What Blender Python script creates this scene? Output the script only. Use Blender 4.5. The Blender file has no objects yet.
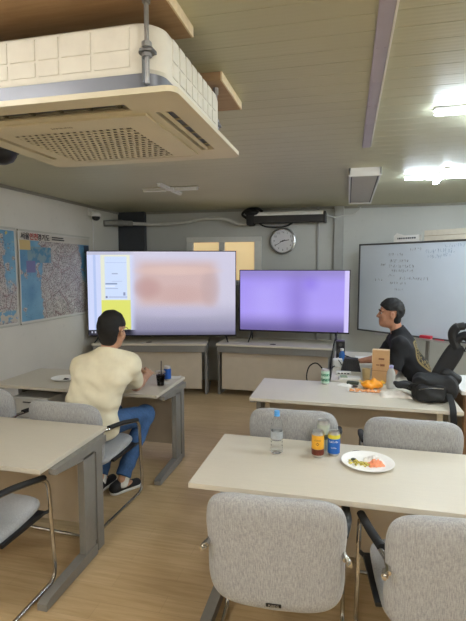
import bpy, bmesh, math, random
import numpy as np
from mathutils import Vector, Matrix, Quaternion
random.seed(7)
scn = bpy.context.scene
COL = scn.collection
PI = math.pi
H = 1.796                       # camera height
ZC = 2.69                       # ceiling
XL, XR, YB, YF = -3.63, 3.0, 7.06, -2.6

# ---------------------------------------------------------------- materials
def s2l(c):
    c = c / 255.0
    return c / 12.92 if c <= 0.04045 else ((c + 0.055) / 1.055) ** 2.4
def rgb(r, g, b): return (s2l(r), s2l(g), s2l(b), 1.0)
MATS = {}
def mat(name, col, rough=0.5, metal=0.0, noise=0.0, nscale=20.0, bump=0.0, bscale=200.0, spec=0.5, stretch=None,
        trans=0.0, emit=None, estr=0.0, coat=0.0, alpha=1.0):
    """Principled material with a little procedural colour variation and bump."""
    if name in MATS: return MATS[name]
    m = bpy.data.materials.new(name); m.use_nodes = True
    nt = m.node_tree; b = nt.nodes['Principled BSDF']
    b.inputs['Base Color'].default_value = col
    b.inputs['Roughness'].default_value = rough
    b.inputs['Metallic'].default_value = metal
    b.inputs['Specular IOR Level'].default_value = spec
    b.inputs['Transmission Weight'].default_value = trans
    b.inputs['Coat Weight'].default_value = coat
    b.inputs['Alpha'].default_value = alpha
    if emit:
        b.inputs['Emission Color'].default_value = emit; b.inputs['Emission Strength'].default_value = estr
    tc = nt.nodes.new('ShaderNodeTexCoord'); mp = nt.nodes.new('ShaderNodeMapping')
    nt.links.new(tc.outputs['Object'], mp.inputs['Vector'])
    if stretch: mp.inputs['Scale'].default_value = stretch
    if noise > 0:
        n = nt.nodes.new('ShaderNodeTexNoise'); n.inputs['Scale'].default_value = nscale; n.inputs['Detail'].default_value = 4
        nt.links.new(mp.outputs[0], n.inputs['Vector'])
        mx = nt.nodes.new('ShaderNodeMix'); mx.data_type = 'RGBA'
        d = [max(0, c * (1 - noise)) for c in col[:3]] + [1]; l = [min(1, c * (1 + noise)) for c in col[:3]] + [1]
        mx.inputs[6].default_value = d; mx.inputs[7].default_value = l
        cr = nt.nodes.new('ShaderNodeMapRange'); cr.inputs[1].default_value = 0.3; cr.inputs[2].default_value = 0.7
        nt.links.new(n.outputs['Fac'], cr.inputs[0]); nt.links.new(cr.outputs[0], mx.inputs[0])
        nt.links.new(mx.outputs[2], b.inputs['Base Color'])
    if bump > 0:
        n2 = nt.nodes.new('ShaderNodeTexNoise'); n2.inputs['Scale'].default_value = bscale
        nt.links.new(mp.outputs[0], n2.inputs['Vector'])
        bp = nt.nodes.new('ShaderNodeBump'); bp.inputs['Strength'].default_value = bump; bp.inputs['Distance'].default_value = 0.002
        nt.links.new(n2.outputs['Fac'], bp.inputs['Height']); nt.links.new(bp.outputs[0], b.inputs['Normal'])
    MATS[name] = m
    return m

class NB:
    """small node-building helper"""
    def __init__(s, name):
        s.m = bpy.data.materials.new(name); s.m.use_nodes = True; s.nt = s.m.node_tree
        s.b = s.nt.nodes['Principled BSDF']; s.tc = s.nt.nodes.new('ShaderNodeTexCoord')
    def n(s, t, **kw):
        o = s.nt.nodes.new(t)
        for k, v in kw.items(): setattr(o, k, v)
        return o
    def l(s, a, b): s.nt.links.new(a, b)
    def put(s, sock, v):
        if isinstance(v, (int, float, tuple, list)): sock.default_value = v
        else: s.l(v, sock)
    def math(s, op, a, b=0.0, c=None, clamp=False):
        o = s.n('ShaderNodeMath', operation=op, use_clamp=clamp)
        s.put(o.inputs[0], a); s.put(o.inputs[1], b)
        if c is not None: s.put(o.inputs[2], c)
        return o.outputs[0]
    def mix(s, f, a, b):
        o = s.n('ShaderNodeMix', data_type='RGBA'); s.put(o.inputs[0], f); s.put(o.inputs[6], a); s.put(o.inputs[7], b)
        return o.outputs[2]
    def noise(s, vec, scale, detail=3, rough=0.5):
        o = s.n('ShaderNodeTexNoise'); o.inputs['Scale'].default_value = scale; o.inputs['Detail'].default_value = detail
        o.inputs['Roughness'].default_value = rough; s.l(vec, o.inputs['Vector']); return o.outputs['Fac']
    def mapping(s, vec, sc=(1, 1, 1), loc=(0, 0, 0), rot=(0, 0, 0)):
        o = s.n('ShaderNodeMapping'); s.l(vec, o.inputs[0]); o.inputs['Scale'].default_value = sc
        o.inputs['Location'].default_value = loc; o.inputs['Rotation'].default_value = rot; return o.outputs[0]
    def sep(s, vec):
        o = s.n('ShaderNodeSeparateXYZ'); s.l(vec, o.inputs[0]); return o.outputs
    def rng(s, v, a, b, lo=0.0, hi=1.0, smooth=False):
        o = s.n('ShaderNodeMapRange'); s.put(o.inputs[0], v)
        if smooth: o.interpolation_type = 'SMOOTHSTEP'
        for i, x in enumerate((a, b, lo, hi)): o.inputs[i + 1].default_value = x
        return o.outputs[0]
    def band(s, v, a, b, soft):
        """1 inside a..b with soft edges"""
        return s.math('MULTIPLY', s.rng(v, a - soft, a + soft, smooth=True), s.rng(v, b - soft, b + soft, 1.0, 0.0, smooth=True))

# ---------------------------------------------------------------- mesh builder
class MB:
    def __init__(s): s.bm = bmesh.new()
    def _xf(s, vs, M):
        for v in vs: v.co = M @ v.co
    def box(s, c, sz, rz=0.0, bev=0.0, M=None, seg=2):
        r = bmesh.ops.create_cube(s.bm, size=1.0); vs = r['verts']
        for v in vs: v.co = Vector((v.co.x * sz[0], v.co.y * sz[1], v.co.z * sz[2]))
        if bev > 0:
            es = list({e for v in vs for e in v.link_edges})
            rr = bmesh.ops.bevel(s.bm, geom=es, offset=bev, segments=seg, profile=0.5, affect='EDGES')
            vs = list({v for f in rr['faces'] for v in f.verts} | {v for v in vs if v.is_valid})
        T = Matrix.Translation(Vector(c)) @ Matrix.Rotation(rz, 4, 'Z')
        if M is not None: T = M @ T
        s._xf(vs, T); return vs
    def bx(s, x0, x1, y0, y1, z0, z1, bev=0.0):
        return s.box(((x0 + x1) / 2, (y0 + y1) / 2, (z0 + z1) / 2), (abs(x1 - x0), abs(y1 - y0), abs(z1 - z0)), bev=bev)
    def cyl(s, p0, p1, r, r2=None, n=20):
        p0 = Vector(p0); p1 = Vector(p1); d = p1 - p0; L = d.length
        rr = bmesh.ops.create_cone(s.bm, cap_ends=True, segments=n, radius1=r, radius2=r if r2 is None else r2, depth=L)
        q = Vector((0, 0, 1)).rotation_difference(d.normalized())
        s._xf(rr['verts'], Matrix.Translation((p0 + p1) / 2) @ q.to_matrix().to_4x4()); return rr['verts']
    def ball(s, c, r, sz=(1, 1, 1), n=16):
        rr = bmesh.ops.create_uvsphere(s.bm, u_segments=n, v_segments=max(8, n // 2 + 2), radius=r)
        for v in rr['verts']: v.co = Vector((v.co.x * sz[0] + c[0], v.co.y * sz[1] + c[1], v.co.z * sz[2] + c[2]))
        return rr['verts']
    def tube(s, pts, r, n=10, closed=False, flat=1.0):
        pts = [Vector(p) for p in pts]; N = len(pts)
        rs = r if isinstance(r, (list, tuple)) else [r] * N
        tg = []
        for i in range(N):
            if closed: t = pts[(i + 1) % N] - pts[i - 1]
            else: t = pts[min(i + 1, N - 1)] - pts[max(i - 1, 0)]
            tg.append(t.normalized())
        ref = Vector((0, 0, 1)) if abs(tg[0].z) < 0.9 else Vector((1, 0, 0))
        nrm = (ref - tg[0] * ref.dot(tg[0])).normalized(); rings = []
        for i in range(N):
            if i: nrm = tg[i - 1].rotation_difference(tg[i]) @ nrm
            nrm = (nrm - tg[i] * nrm.dot(tg[i])).normalized(); bi = tg[i].cross(nrm)
            rings.append([s.bm.verts.new(pts[i] + (nrm * math.cos(a) * flat + bi * math.sin(a)) * rs[i]) for a in (2 * PI * k / n for k in range(n))])
        for i in range(N if closed else N - 1):
            A, B = rings[i], rings[(i + 1) % N]
            for k in range(n): s.bm.faces.new((A[k], A[(k + 1) % n], B[(k + 1) % n], B[k]))
        if not closed:
            s.bm.faces.new(rings[0][::-1]); s.bm.faces.new(rings[-1])
    def lathe(s, prof, c=(0, 0, 0), n=32, sx=1.0, sy=1.0):
        rings = []
        for r, z in prof:
            if r < 1e-6: rings.append([s.bm.verts.new((c[0], c[1], c[2] + z))])
            else: rings.append([s.bm.verts.new((c[0] + r * sx * math.cos(2 * PI * k / n), c[1] + r * sy * math.sin(2 * PI * k / n), c[2] + z)) for k in range(n)])
        for A, B in zip(rings, rings[1:]):
            for k in range(n):
                k2 = (k + 1) % n
                if len(A) == 1 and len(B) == 1: continue
                if len(A) == 1: s.bm.faces.new((A[0], B[k2], B[k]))
                elif len(B) == 1: s.bm.faces.new((A[k], A[k2], B[0]))
                else: s.bm.faces.new((A[k], A[k2], B[k2], B[k]))
    def prism(s, poly, lo, hi, axis='X'):
        """extrude a 2-D polygon along an axis; poly coords are the two other axes in xyz order"""
        def P(a, b, t):
            return {'X': (t, a, b), 'Y': (a, t, b), 'Z': (a, b, t)}[axis]
        A = [s.bm.verts.new(P(a, b, lo)) for a, b in poly]; B = [s.bm.verts.new(P(a, b, hi)) for a, b in poly]
        n = len(poly); fs = [s.bm.faces.new(A), s.bm.faces.new(B[::-1])]
        for i in range(n): fs.append(s.bm.faces.new((A[i], B[i], B[(i + 1) % n], A[(i + 1) % n])))
    def raw(s, V, F):
        vs = [s.bm.verts.new(v) for v in V]
        for f in F:
            try: s.bm.faces.new([vs[i] for i in f])
            except ValueError: pass
    def text(s, txt, size, M, extrude=0.0005, bold=0.0):
        cu = bpy.data.curves.new('t', 'FONT'); cu.body = txt; cu.size = size; cu.extrude = extrude; cu.offset = bold
        cu.align_x = 'CENTER'; cu.align_y = 'CENTER'; cu.resolution_u = 3
        o = bpy.data.objects.new('t', cu); COL.objects.link(o)
        dg = bpy.context.evaluated_depsgraph_get(); me = o.evaluated_get(dg).to_mesh()
        V = [M @ v.co for v in me.vertices]; F = [tuple(p.vertices) for p in me.polygons]
        o.evaluated_get(dg).to_mesh_clear()
        bpy.data.objects.remove(o); bpy.data.curves.remove(cu)
        s.raw(V, F)
    def build(s, name, m, parent=None, smooth=True, ang=35, recalc=True):
        if recalc: bmesh.ops.recalc_face_normals(s.bm, faces=s.bm.faces[:])
        me = bpy.data.meshes.new(name); s.bm.to_mesh(me); s.bm.free()
        return finish(name, me, m, parent, smooth, ang)
def finish(name, me, m, parent=None, smooth=True, ang=35):
    for x in (m if isinstance(m, (list, tuple)) else [m]): me.materials.append(x)
    if smooth:
        for p in me.polygons: p.use_smooth = True
        me.set_sharp_from_angle(angle=math.radians(ang))
    o = bpy.data.objects.new(name, me); COL.objects.link(o)
    if parent is not None: o.parent = parent
    if smooth:
        wn = o.modifiers.new('weighted_normals', 'WEIGHTED_NORMAL'); wn.keep_sharp = True
    return o
def tag(o, label=None, cat=None, group=None, kind=None):
    if label: o['label'] = label
    if cat: o['category'] = cat
    if group: o['group'] = group
    if kind: o['kind'] = kind
    return o
def thing(name, loc=(0, 0, 0), rz=0.0, label=None, cat=None, group=None):
    o = bpy.data.objects.new(name, None); o.empty_display_size = 0.1; COL.objects.link(o)
    o.location = loc; o.rotation_euler = (0, 0, rz)
    return tag(o, label, cat, group)
def copy_tree(o, parent=None):
    c = o.copy(); COL.objects.link(c); c.parent = parent
    for ch in [x for x in bpy.data.objects if x.parent == o]: copy_tree(ch, c)
    return c
def arc(c, r, a0, a1, n, plane='YZ'):
    out = []
    for i in range(n + 1):
        a = a0 + (a1 - a0) * i / n; u, v = r * math.cos(a), r * math.sin(a)
        out.append({'YZ': (c[0], c[1] + u, c[2] + v), 'XZ': (c[0] + u, c[1], c[2] + v), 'XY': (c[0] + u, c[1] + v, c[2])}[plane])
    return out
def fillet(pts, r, n=5):
    """polyline with rounded corners"""
    pts = [Vector(p) for p in pts]; out = [pts[0]]
    for i in range(1, len(pts) - 1):
        a, b, c = pts[i - 1], pts[i], pts[i + 1]
        d1 = (a - b); d2 = (c - b); rr = min(r, d1.length * .45, d2.length * .45)
        p, q = b + d1.normalized() * rr, b + d2.normalized() * rr
        for k in range(n + 1):
            t = k / n; out.append(p * (1 - t) ** 2 + b * 2 * t * (1 - t) + q * t * t)
    out.append(pts[-1]); return out
def smooth_path(pts, n=6):
    """Catmull-Rom through points"""
    P = [Vector(p) for p in pts]; P = [P[0] * 2 - P[1]] + P + [P[-1] * 2 - P[-2]]; out = []
    for i in range(1, len(P) - 2):
        for k in range(n):
            t = k / n; a, b, c, d = P[i - 1:i + 3]
            out.append(0.5 * ((2 * b) + (c - a) * t + (2 * a - 5 * b + 4 * c - d) * t * t + (3 * b - a - 3 * c + d) * t ** 3))
    out.append(P[-2]); return out

# ---------------------------------------------------------------- common materials
M_steel = mat('grey_painted_steel', rgb(128, 126, 122), 0.42, noise=.04, nscale=30, bump=.05)
M_steel_d = mat('dark_grey_steel', rgb(70, 70, 70), 0.5, noise=.05)
M_chrome = mat('chrome', rgb(200, 198, 194), 0.16, metal=1.0, noise=.03, nscale=40)
M_black = mat('black_plastic', rgb(22, 22, 24), 0.4, noise=.1, nscale=60, bump=.05)
M_blackm = mat('matt_black_rubber', rgb(24, 24, 25), 0.75, noise=.1, nscale=80)
M_white = mat('white_plastic', rgb(226, 226, 224), 0.4, noise=.02, nscale=12)
M_paper = mat('white_paper', rgb(232, 230, 226), 0.8, noise=.03, nscale=30)
M_silver = mat('brushed_aluminium', rgb(205, 206, 206), 0.3, metal=1.0, noise=.04, nscale=60)
M_dark = mat('dark_recess', rgb(20, 19, 18), 0.8, noise=.1)

def laminate(name, col, var=.05):
    b = NB(name); o = b.tc.outputs['Object']
    n1 = b.noise(b.mapping(o, (3, 40, 3)), 3.0, 5); n2 = b.noise(o, 250, 2)
    c = b.mix(b.rng(n1, .3, .7), tuple(x * (1 - var) for x in col[:3]) + (1,), tuple(min(1, x * (1 + var)) for x in col[:3]) + (1,))
    c = b.mix(b.rng(n2, .45, .75, 0, .08), c, (0.35, 0.3, 0.24, 1))
    b.l(c, b.b.inputs['Base Color']); b.b.inputs['Roughness'].default_value = .38
    b.b.inputs['Specular IOR Level'].default_value = .4
    return b.m
M_top = laminate('cream_laminate', rgb(208, 201, 186), .02)
M_panel = laminate('modesty_panel_laminate', rgb(196, 184, 166), .03)
M_edge = M_top

def fabric():
    b = NB('heather_grey_fabric'); o = b.tc.outputs['Object']
    n1 = b.noise(b.mapping(o, (260, 260, 26)), 1.0, 3, .7); n2 = b.noise(b.mapping(o, (60, 300, 300)), 1.5, 2)
    f = b.math('ADD', b.math('MULTIPLY', n1, .7), b.math('MULTIPLY', n2, .3))
    c = b.mix(b.rng(f, .36, .64), rgb(136, 137, 140), rgb(178, 180, 182))
    b.l(c, b.b.inputs['Base Color']); b.b.inputs['Roughness'].default_value = .9
    b.b.inputs['Sheen Weight'].default_value = .25
    bp = b.n('ShaderNodeBump'); bp.inputs['Strength'].default_value = .35; bp.inputs['Distance'].default_value = .002
    b.l(f, bp.inputs['Height']); b.l(bp.outputs[0], b.b.inputs['Normal'])
    return b.m
M_fab = fabric()

def floor_mat():
    b = NB('wood_plank_floor'); o = b.tc.outputs['Object']
    br = b.n('ShaderNodeTexBrick'); b.l(o, br.inputs['Vector'])
    br.inputs['Scale'].default_value = 1.0; br.inputs['Brick Width'].default_value = 0.92; br.inputs['Row Height'].default_value = 0.125
    br.inputs['Mortar Size'].default_value = 0.0012; br.inputs['Mortar Smooth'].default_value = .3; br.offset = .37
    br.inputs['Color1'].default_value = (0, 0, 0, 1); br.inputs['Color2'].default_value = (1, 1, 1, 1); br.inputs['Mortar'].default_value = (.5, .5, .5, 1)
    g1 = b.noise(b.mapping(o, (1.2, 16, 1)), 2.2, 6, .6); g2 = b.noise(b.mapping(o, (2.5, 60, 1)), 3.0, 4)
    base = b.mix(b.rng(g1, .32, .68), rgb(182, 156, 116), rgb(206, 181, 142))
    base = b.mix(b.rng(g2, .5, .8, 0, .35), base, rgb(162, 136, 100))
    w = b.n('ShaderNodeRGBToBW'); b.l(br.outputs['Color'], w.inputs[0])
    base = b.mix(b.math('MULTIPLY', b.rng(w.outputs[0], 0, 1, 0, .28), 1.0), base, rgb(174, 147, 110))
    base = b.mix(b.math('MULTIPLY', br.outputs['Fac'], .3), base, rgb(110, 90, 68))
    b.l(base, b.b.inputs['Base Color'])
    b.b.inputs['Roughness'].default_value = .36; b.b.inputs['Specular IOR Level'].default_value = .45
    bp = b.n('ShaderNodeBump'); bp.inputs['Strength'].default_value = .06; bp.inputs['Distance'].default_value = .002
    b.l(g2, bp.inputs['Height']); b.l(bp.outputs[0], b.b.inputs['Normal'])
    return b.m
def wall_mat(name, col, rough=.55):
    b = NB(name); o = b.tc.outputs['Object']
    n1 = b.noise(o, 1.3, 4); n2 = b.noise(o, 14, 4)
    c = b.mix(b.rng(n1, .3, .7), tuple(x * .94 for x in col[:3]) + (1,), tuple(x * 1.05 for x in col[:3]) + (1,))
    c = b.mix(b.rng(n2, .62, .8, 0, .12), c, rgb(110, 108, 100))
    b.l(c, b.b.inputs['Base Color']); b.b.inputs['Roughness'].default_value = rough
    return b.m
def ceiling_mat():
    b = NB('ribbed_metal_ceiling'); o = b.tc.outputs['Object']
    s = b.sep(o)
    n1 = b.noise(o, .9, 3); 
    c = b.mix(b.rng(n1, .3, .7), rgb(182, 180, 153), rgb(192, 190, 163))
    b.l(c, b.b.inputs['Base Color']); b.b.inputs['Roughness'].default_value = .46; b.b.inputs['Specular IOR Level'].default_value = .42
    b.b.inputs['Metallic'].default_value = .12
    w = b.n('ShaderNodeTexWave', bands_direction='Y', wave_profile='SIN'); w.inputs['Scale'].default_value = 11.0
    b.l(b.mapping(o, (0.02, 1, 1)), w.inputs['Vector'])
    bp = b.n('ShaderNodeBump'); bp.inputs['Strength'].default_value = .22; bp.inputs['Distance'].default_value = .0015
    b.l(w.outputs['Fac'], bp.inputs['Height']); b.l(bp.outputs[0], b.b.inputs['Normal'])
    return b.m
M_wallL = wall_mat('white_panel_wall', rgb(214, 212, 204))
M_wallB = wall_mat('shaded_panel_wall', rgb(184, 186, 182))  # same white-grey panel as the left wall, darkened for the weaker light there

# ---------------------------------------------------------------- the setting
def struct(name, mb, m, smooth=False):
    o = mb.build(name, m, smooth=smooth); o['kind'] = 'structure'; return o
T = .1
a = MB(); a.bx(XL - T, XR + T, YF - T, YB + T, -T, 0); struct('floor', a, floor_mat())
a = MB()                                     # ribbed panels: shallow grooves running across the room
a.bx(XL - T, XR + T, YF - T, YB + T, ZC + .012, ZC + T)
y = YF - T
ys = []
while y < YB + T:
    a.bx(XL - T, XR + T, y, min(y + .1232, YB + T), ZC, ZC + .014, bev=.0012); y += .125
struct('ceiling', a, ceiling_mat())
a = MB(); a.bx(XL - T, XL, YF, YB, 0, ZC); struct('wall_left', a, M_wallL)
a = MB(); a.bx(XR, XR + T, YF, YB, 0, ZC); struct('wall_right', a, M_wallL)
a = MB(); a.bx(XL - T, XR + T, YF - T, YF, 0, ZC); struct('wall_front', a, M_wallL)
WX0, WX1, WZ0, WZ1 = -2.435, -1.335, 1.55, 2.255          # back window opening
a = MB()
a.bx(XL - T, WX0, YB, YB + T, 0, ZC); a.bx(WX1, XR + T, YB, YB + T, 0, ZC)
a.bx(WX0, WX1, YB, YB + T, 0, WZ0); a.bx(WX0, WX1, YB, YB + T, WZ1, ZC)
struct('wall_back', a, M_wallB)
# dark corner column and grey panel-joint post on the back wall
a = MB(); a.bx(XL, -3.17, YB - .09, YB, 0, ZC, bev=.006)
a.bx(-3.20, -3.17, YB - .10, YB - .088, 0, ZC); struct('trim_1', a, mat('dark_slate_paint', rgb(58, 62, 68), .5, noise=.06, nscale=6))
a = MB(); a.bx(-.212, -.072, YB - .06, YB, 0, ZC, bev=.01); struct('trim_2', a, mat('grey_joint_cover', rgb(158, 160, 157), .5, noise=.05, nscale=6))
a = MB(); a.bx(-.455, -.425, YB - .025, YB, 0, ZC, bev=.006); struct('trim_3', a, mat('grey_conduit', rgb(150, 151, 149), .5, noise=.05, nscale=6))
a = MB(); a.bx(XL, XR, YB - .02, YB, ZC - .035, ZC); a.bx(XL, XL + .02, YF, YB, ZC - .035, ZC)
struct('trim_4', a, mat('cornice_grey', rgb(140, 138, 128), .5, noise=.04))
# ceiling joint strip with rivets
a = MB(); a.bx(.082, .139, YF, 3.66, ZC - .012, ZC, bev=.003)
yy = YF + .1
while yy < 3.6:
    for dx in (.095, .126): a.ball((dx, yy, ZC - .012), .005, (1, 1, .5), 8)
    yy += .35
struct('trim_5', a, mat('lilac_grey_strip', rgb(176, 170, 188), .4, metal=.1, noise=.04, nscale=8))
a = MB(); a.bx(.139, .147, YF, 3.64, ZC - .014, ZC); struct('trim_6', a, M_white)
# window
wf = MB(); d0, d1 = YB - .03, YB + .06
for x0, x1, z0, z1 in ((WX0 - .05, WX1 + .05, WZ1 - .06, WZ1 + .02), (WX0 - .05, WX1 + .05, WZ0 - .02, WZ0 + .06), (WX0 - .05, WX0 + .06, WZ0 + .0605, WZ1 - .0605), (WX1 - .06, WX1 + .05, WZ0 + .0605, WZ1 - .0605), (-1.955, -1.865, WZ0 + .0605, WZ1 - .0605)):
    wf.bx(x0, x1, d0, d1, z0, z1, bev=.005)
w1 = wf.build('window_1', mat('aluminium_window_frame', rgb(214, 215, 210), .4, noise=.03), smooth=True); w1['kind'] = 'structure'
for x0, x1 in ((WX0 + .055, -1.955), (-1.865, WX1 - .055)):
    a = MB(); a.bx(x0, x1, YB + .02, YB + .03, WZ0 + .05, WZ1 - .055)
    b = mat('frosted_pane_lit_from_behind', rgb(225, 205, 160), .5, noise=.06, nscale=2, emit=rgb(246, 214, 158), estr=0.55)
    a.build('pane', b, w1, smooth=False)

# ---------------------------------------------------------------- desks (user side -Y, modesty panel towards +Y)
def make_desk():
    r = thing('desk')
    W2, D2, Z = .80, .35, .75
    a = MB(); a.bx(-W2, W2, -D2, D2, Z - .028, Z, bev=.004); top = a.build('tabletop', M_top, r)
    for s in (-1, 1):
        a = MB(); x0, x1 = s * (W2 + .008), s * (W2 - .036)
        xa, xb = min(x0, x1), max(x0, x1)
        a.bx(xa, xb, .0, .115, .05, Z - .075, bev=.004)                    # main column
        a.bx(xa + .004, xb - .004, .150, .225, 0.004, Z - .03, bev=.004)                # rear cable post
        a.bx(xa + .014, xb - .014, .11, .155, .08, Z - .1)
        a.prism([(-.27, Z - .029), (.27, Z - .029), (.27, Z - .075), (.15, Z - .09), (-.02, Z - .09), (-.27, Z - .06)], xa, xb, 'X')   # top arm
        a.build('leg', M_steel, r)
        f = MB(); f.prism([(-.395, .004), (.125, .004), (.125, .07), (.08, .075), (-.36, .055), (-.395, .04)], xa - .006, xb + .006, 'X')
        f.build('foot', M_steel, r)
    a = MB(); a.bx(-W2 + .07, W2 - .07, .262, .28, .10, Z - .12, bev=.002); a.build('modesty_panel', M_panel, r)
    a = MB(); a.bx(-W2 + .015, W2 - .015, .25, .335, Z - .12, Z - .03, bev=.003)
    a.build('cable_rail', M_steel, r)
    a = MB(); a.cyl((.02, .22, Z - .004), (.02, .22, Z + .003), .042, n=28); a.cyl((.02, .22, Z + .003), (.02, .22, Z + .004), .03, n=24)
    a.build('cable_grommet', mat('brown_grommet', rgb(66, 50, 40), .5, noise=.08), r)
    return r
desk0 = make_desk()
desks = [
    ((.062, 2.43, 0), 0, 'cream topped desk holding the plate of food and the drink cans'),
    ((-2.335, 2.38, 0), 0, 'empty cream topped desk with grey steel leg, right behind the seated man in cream'),
    ((-2.31, 3.85, 0), 0, 'cream topped desk the man in the cream shirt leans on'),
    ((.045, 3.97, 0), 0, 'cream topped desk with the backpack and snacks on it'),
    ((-.96, 6.50, 0), PI, 'grey framed desk under the purple screen, panel side facing the room'),
    ((-2.74, 6.27, 0), PI + math.radians(13), 'grey framed desk set at an angle under the large bright screen'),
    ((.215, 5.17, 0), PI / 2, 'desk turned sideways behind the snack desk with the mouse and cables on it'),
]
for i, (p, rz, lb) in enumerate(desks):
    o = desk0 if i == 0 else copy_tree(desk0)
    o.location = p; o.rotation_euler = (0, 0, rz)
    for ch in [x for x in bpy.data.objects if x.parent == o and x.name.split('.')[0] in ('leg', 'foot')]:      # side frames sit a little differently on each desk
        side = 1 if ch.data.vertices[0].co.x > 0 else -1
        ch.location.x = {(0, -1): .075, (1, 1): .03, (2, 1): .03}.get((i, side), 0)
    tag(o, lb, 'desk', 'cream topped office desks')

# ---------------------------------------------------------------- chairs
def cushion(w, h, t, rad_pow=5.0, nu=72, nr=14, waist=0.0, curve=0.0, edge=.35):
    """rounded-rectangle cushion in the XZ plane, thickness along Y"""
    V, F = [], []
    def outline(th):
        c, s_ = math.cos(th), math.sin(th); e = 2.0 / rad_pow
        return math.copysign(abs(c) ** e, c) * w / 2, math.copysign(abs(s_) ** e, s_) * h / 2
    radii = [math.sin(PI / 2 * i / nr) for i in range(nr + 1)]
    def pt(rho, th, side):
        x, z = outline(th); x *= rho; z *= rho
        zz = z / (h / 2)
        x *= 1 - waist * math.exp(-((zz + .05) / .22) ** 2) - .03 * max(0, -zz)
        ty = t / 2 * (max(0, 1 - rho ** 7)) ** .5
        y = curve * (2 * x / w) ** 2 - curve * .3 * zz * zz
        return (x, y + side * ty, z)
    rows = {}
    for side in (1, -1):
        V.append(pt(0, 0, side)); rows[side] = [[len(V) - 1]]
        for i in range(1, nr):
            row = []
            for k in range(nu): V.append(pt(radii[i], 2 * PI * k / nu, side)); row.append(len(V) - 1)
            rows[side].append(row)
    rim = []
    for k in range(nu): V.append(pt(1, 2 * PI * k / nu, 0)); rim.append(len(V) - 1)
    for side in (1, -1):
        R = rows[side] + [rim]
        for k in range(nu):
            k2 = (k + 1) % nu
            f = (R[0][0], R[1][k], R[1][k2]); F.append(f if side < 0 else f[::-1])
            for i in range(1, nr):
                f = (R[i][k], R[i + 1][k], R[i + 1][k2], R[i][k2]); F.append(f if side < 0 else f[::-1])
    return V, F

def make_chair():
    r = thing('conference_chair')
    SEAT, WX = .49, .296
    # seat
    V, F = cushion(.52, .50, .085, 6.0, waist=0)
    Ms = Matrix.Translation((0, .03, SEAT - .03)) @ Matrix.Rotation(math.radians(94), 4, 'X')
    a = MB(); a.raw([Ms @ Vector(v) for v in V], F); a.build('seat', M_fab, r)
    # backrest
    V, F = cushion(.56, .50, .085, 5.2, waist=.025, curve=.028)
    Mb = Matrix.Translation((0, -.262, .672)) @ Matrix.Rotation(math.radians(7), 4, 'X')
    a = MB(); a.raw([Mb @ Vector(v) for v in V], F); back = a.build('backrest', M_fab, r)
    Mt = Mb @ Matrix.Translation((0, -.045, -.202))
    a = MB(); a.box((0, 0, 0), (.062, .006, .015), bev=.002, M=Mt)
    tg = a.build('brand_tag', M_black, back)
    a = MB(); a.text('FURSYS', .0125, Mt @ Matrix.Translation((0, -.0035, 0)) @ Matrix.Rotation(PI / 2, 4, 'X'), .0003)
    a.build('tag_lettering', M_silver, back)
    # chrome tube frame, one side each + cross bars
    for s in (-1, 1):
        x = s * WX
        xi = s * .262
        pts = fillet([(xi, -.225, .700), (s * .292, -.05, .698), (x, .235, .635), (x, .275, .02), (x, -.43, .018)], .075, 8)
        # rising arm: back bracket -> arm -> front bend -> upright -> floor runner
        a = MB(); a.tube(pts, .0115, 12)
        a.build('side_tube', M_chrome, r)
        a = MB(); a.tube(fillet([(s * .270, -.15, .706), (s * .294, -.02, .702), (x, .20, .652)], .06, 6), .020, 12, flat=.75)
        a.build('arm_pad', M_blackm, r)
        a = MB(); a.tube([(s * .262, -.20, .700), (s * .268, -.262, .696), (s * .272, -.285, .69)], .0115, 8)
        a.cyl((s * .276, -.262, .685), (s * .286, -.292, .681), .013, n=14); a.cyl((s * .286, -.292, .681), (s * .290, -.302, .680), .009, n=6)
        a.build('back_bracket', M_chrome, r)
        a = MB(); a.box((s * .255, .06, .435), (.05, .34, .022), bev=.005); a.tube([(s * .25, .16, .437), (s * WX, .262, .437)], .010, 8)
        a.build('seat_rail', M_black, r)
    a = MB(); a.tube(fillet([(-WX, -.43, .018), (WX, -.43, .018)], .05), .0115, 10); a.build('floor_bar', M_chrome, r)
    for s in (-1, 1):
        a = MB(); a.tube([(s * .18, -.20, .46), (s * .18, -.255, .50)], .012, 8); a.build('back_stem', M_chrome, r)
    return r
chair0 = make_chair()
chairs = [
    ((-.272, 2.00), math.radians(3), 'grey fabric chair with black tag on its back, at the desk with the cans'),
    ((.402, 2.005), math.radians(7), 'grey fabric chair below the food plate, its chrome arm tube showing beside the tagged chair'),
    ((-.325, 3.13), math.radians(2), 'grey fabric chair directly behind the clear water bottle'),
    ((.40, 3.11), math.radians(-2), 'grey fabric chair behind the food plate, backed onto the desk with the backpack'),
    ((-1.895, 3.07), math.radians(-3), 'grey fabric chair the man in the cream shirt sits on'),
    ((-2.66, 3.12), math.radians(3), 'empty grey fabric chair by the map wall next to the seated man'),
    ((-1.89, 1.94), 0, 'grey fabric chair pushed under the empty desk, only seat and chrome tube showing'),
]
for i, (p, rz, lb) in enumerate(chairs):
    o = chair0 if i == 0 else copy_tree(chair0)
    o.location = (p[0], p[1], 0); o.rotation_euler = (0, 0, rz)
    if i == 4: o.scale = (1.06, 1, .95)          # its tube frame gives under the sitter
    tag(o, lb, 'chair', 'grey fabric conference chairs')

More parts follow.
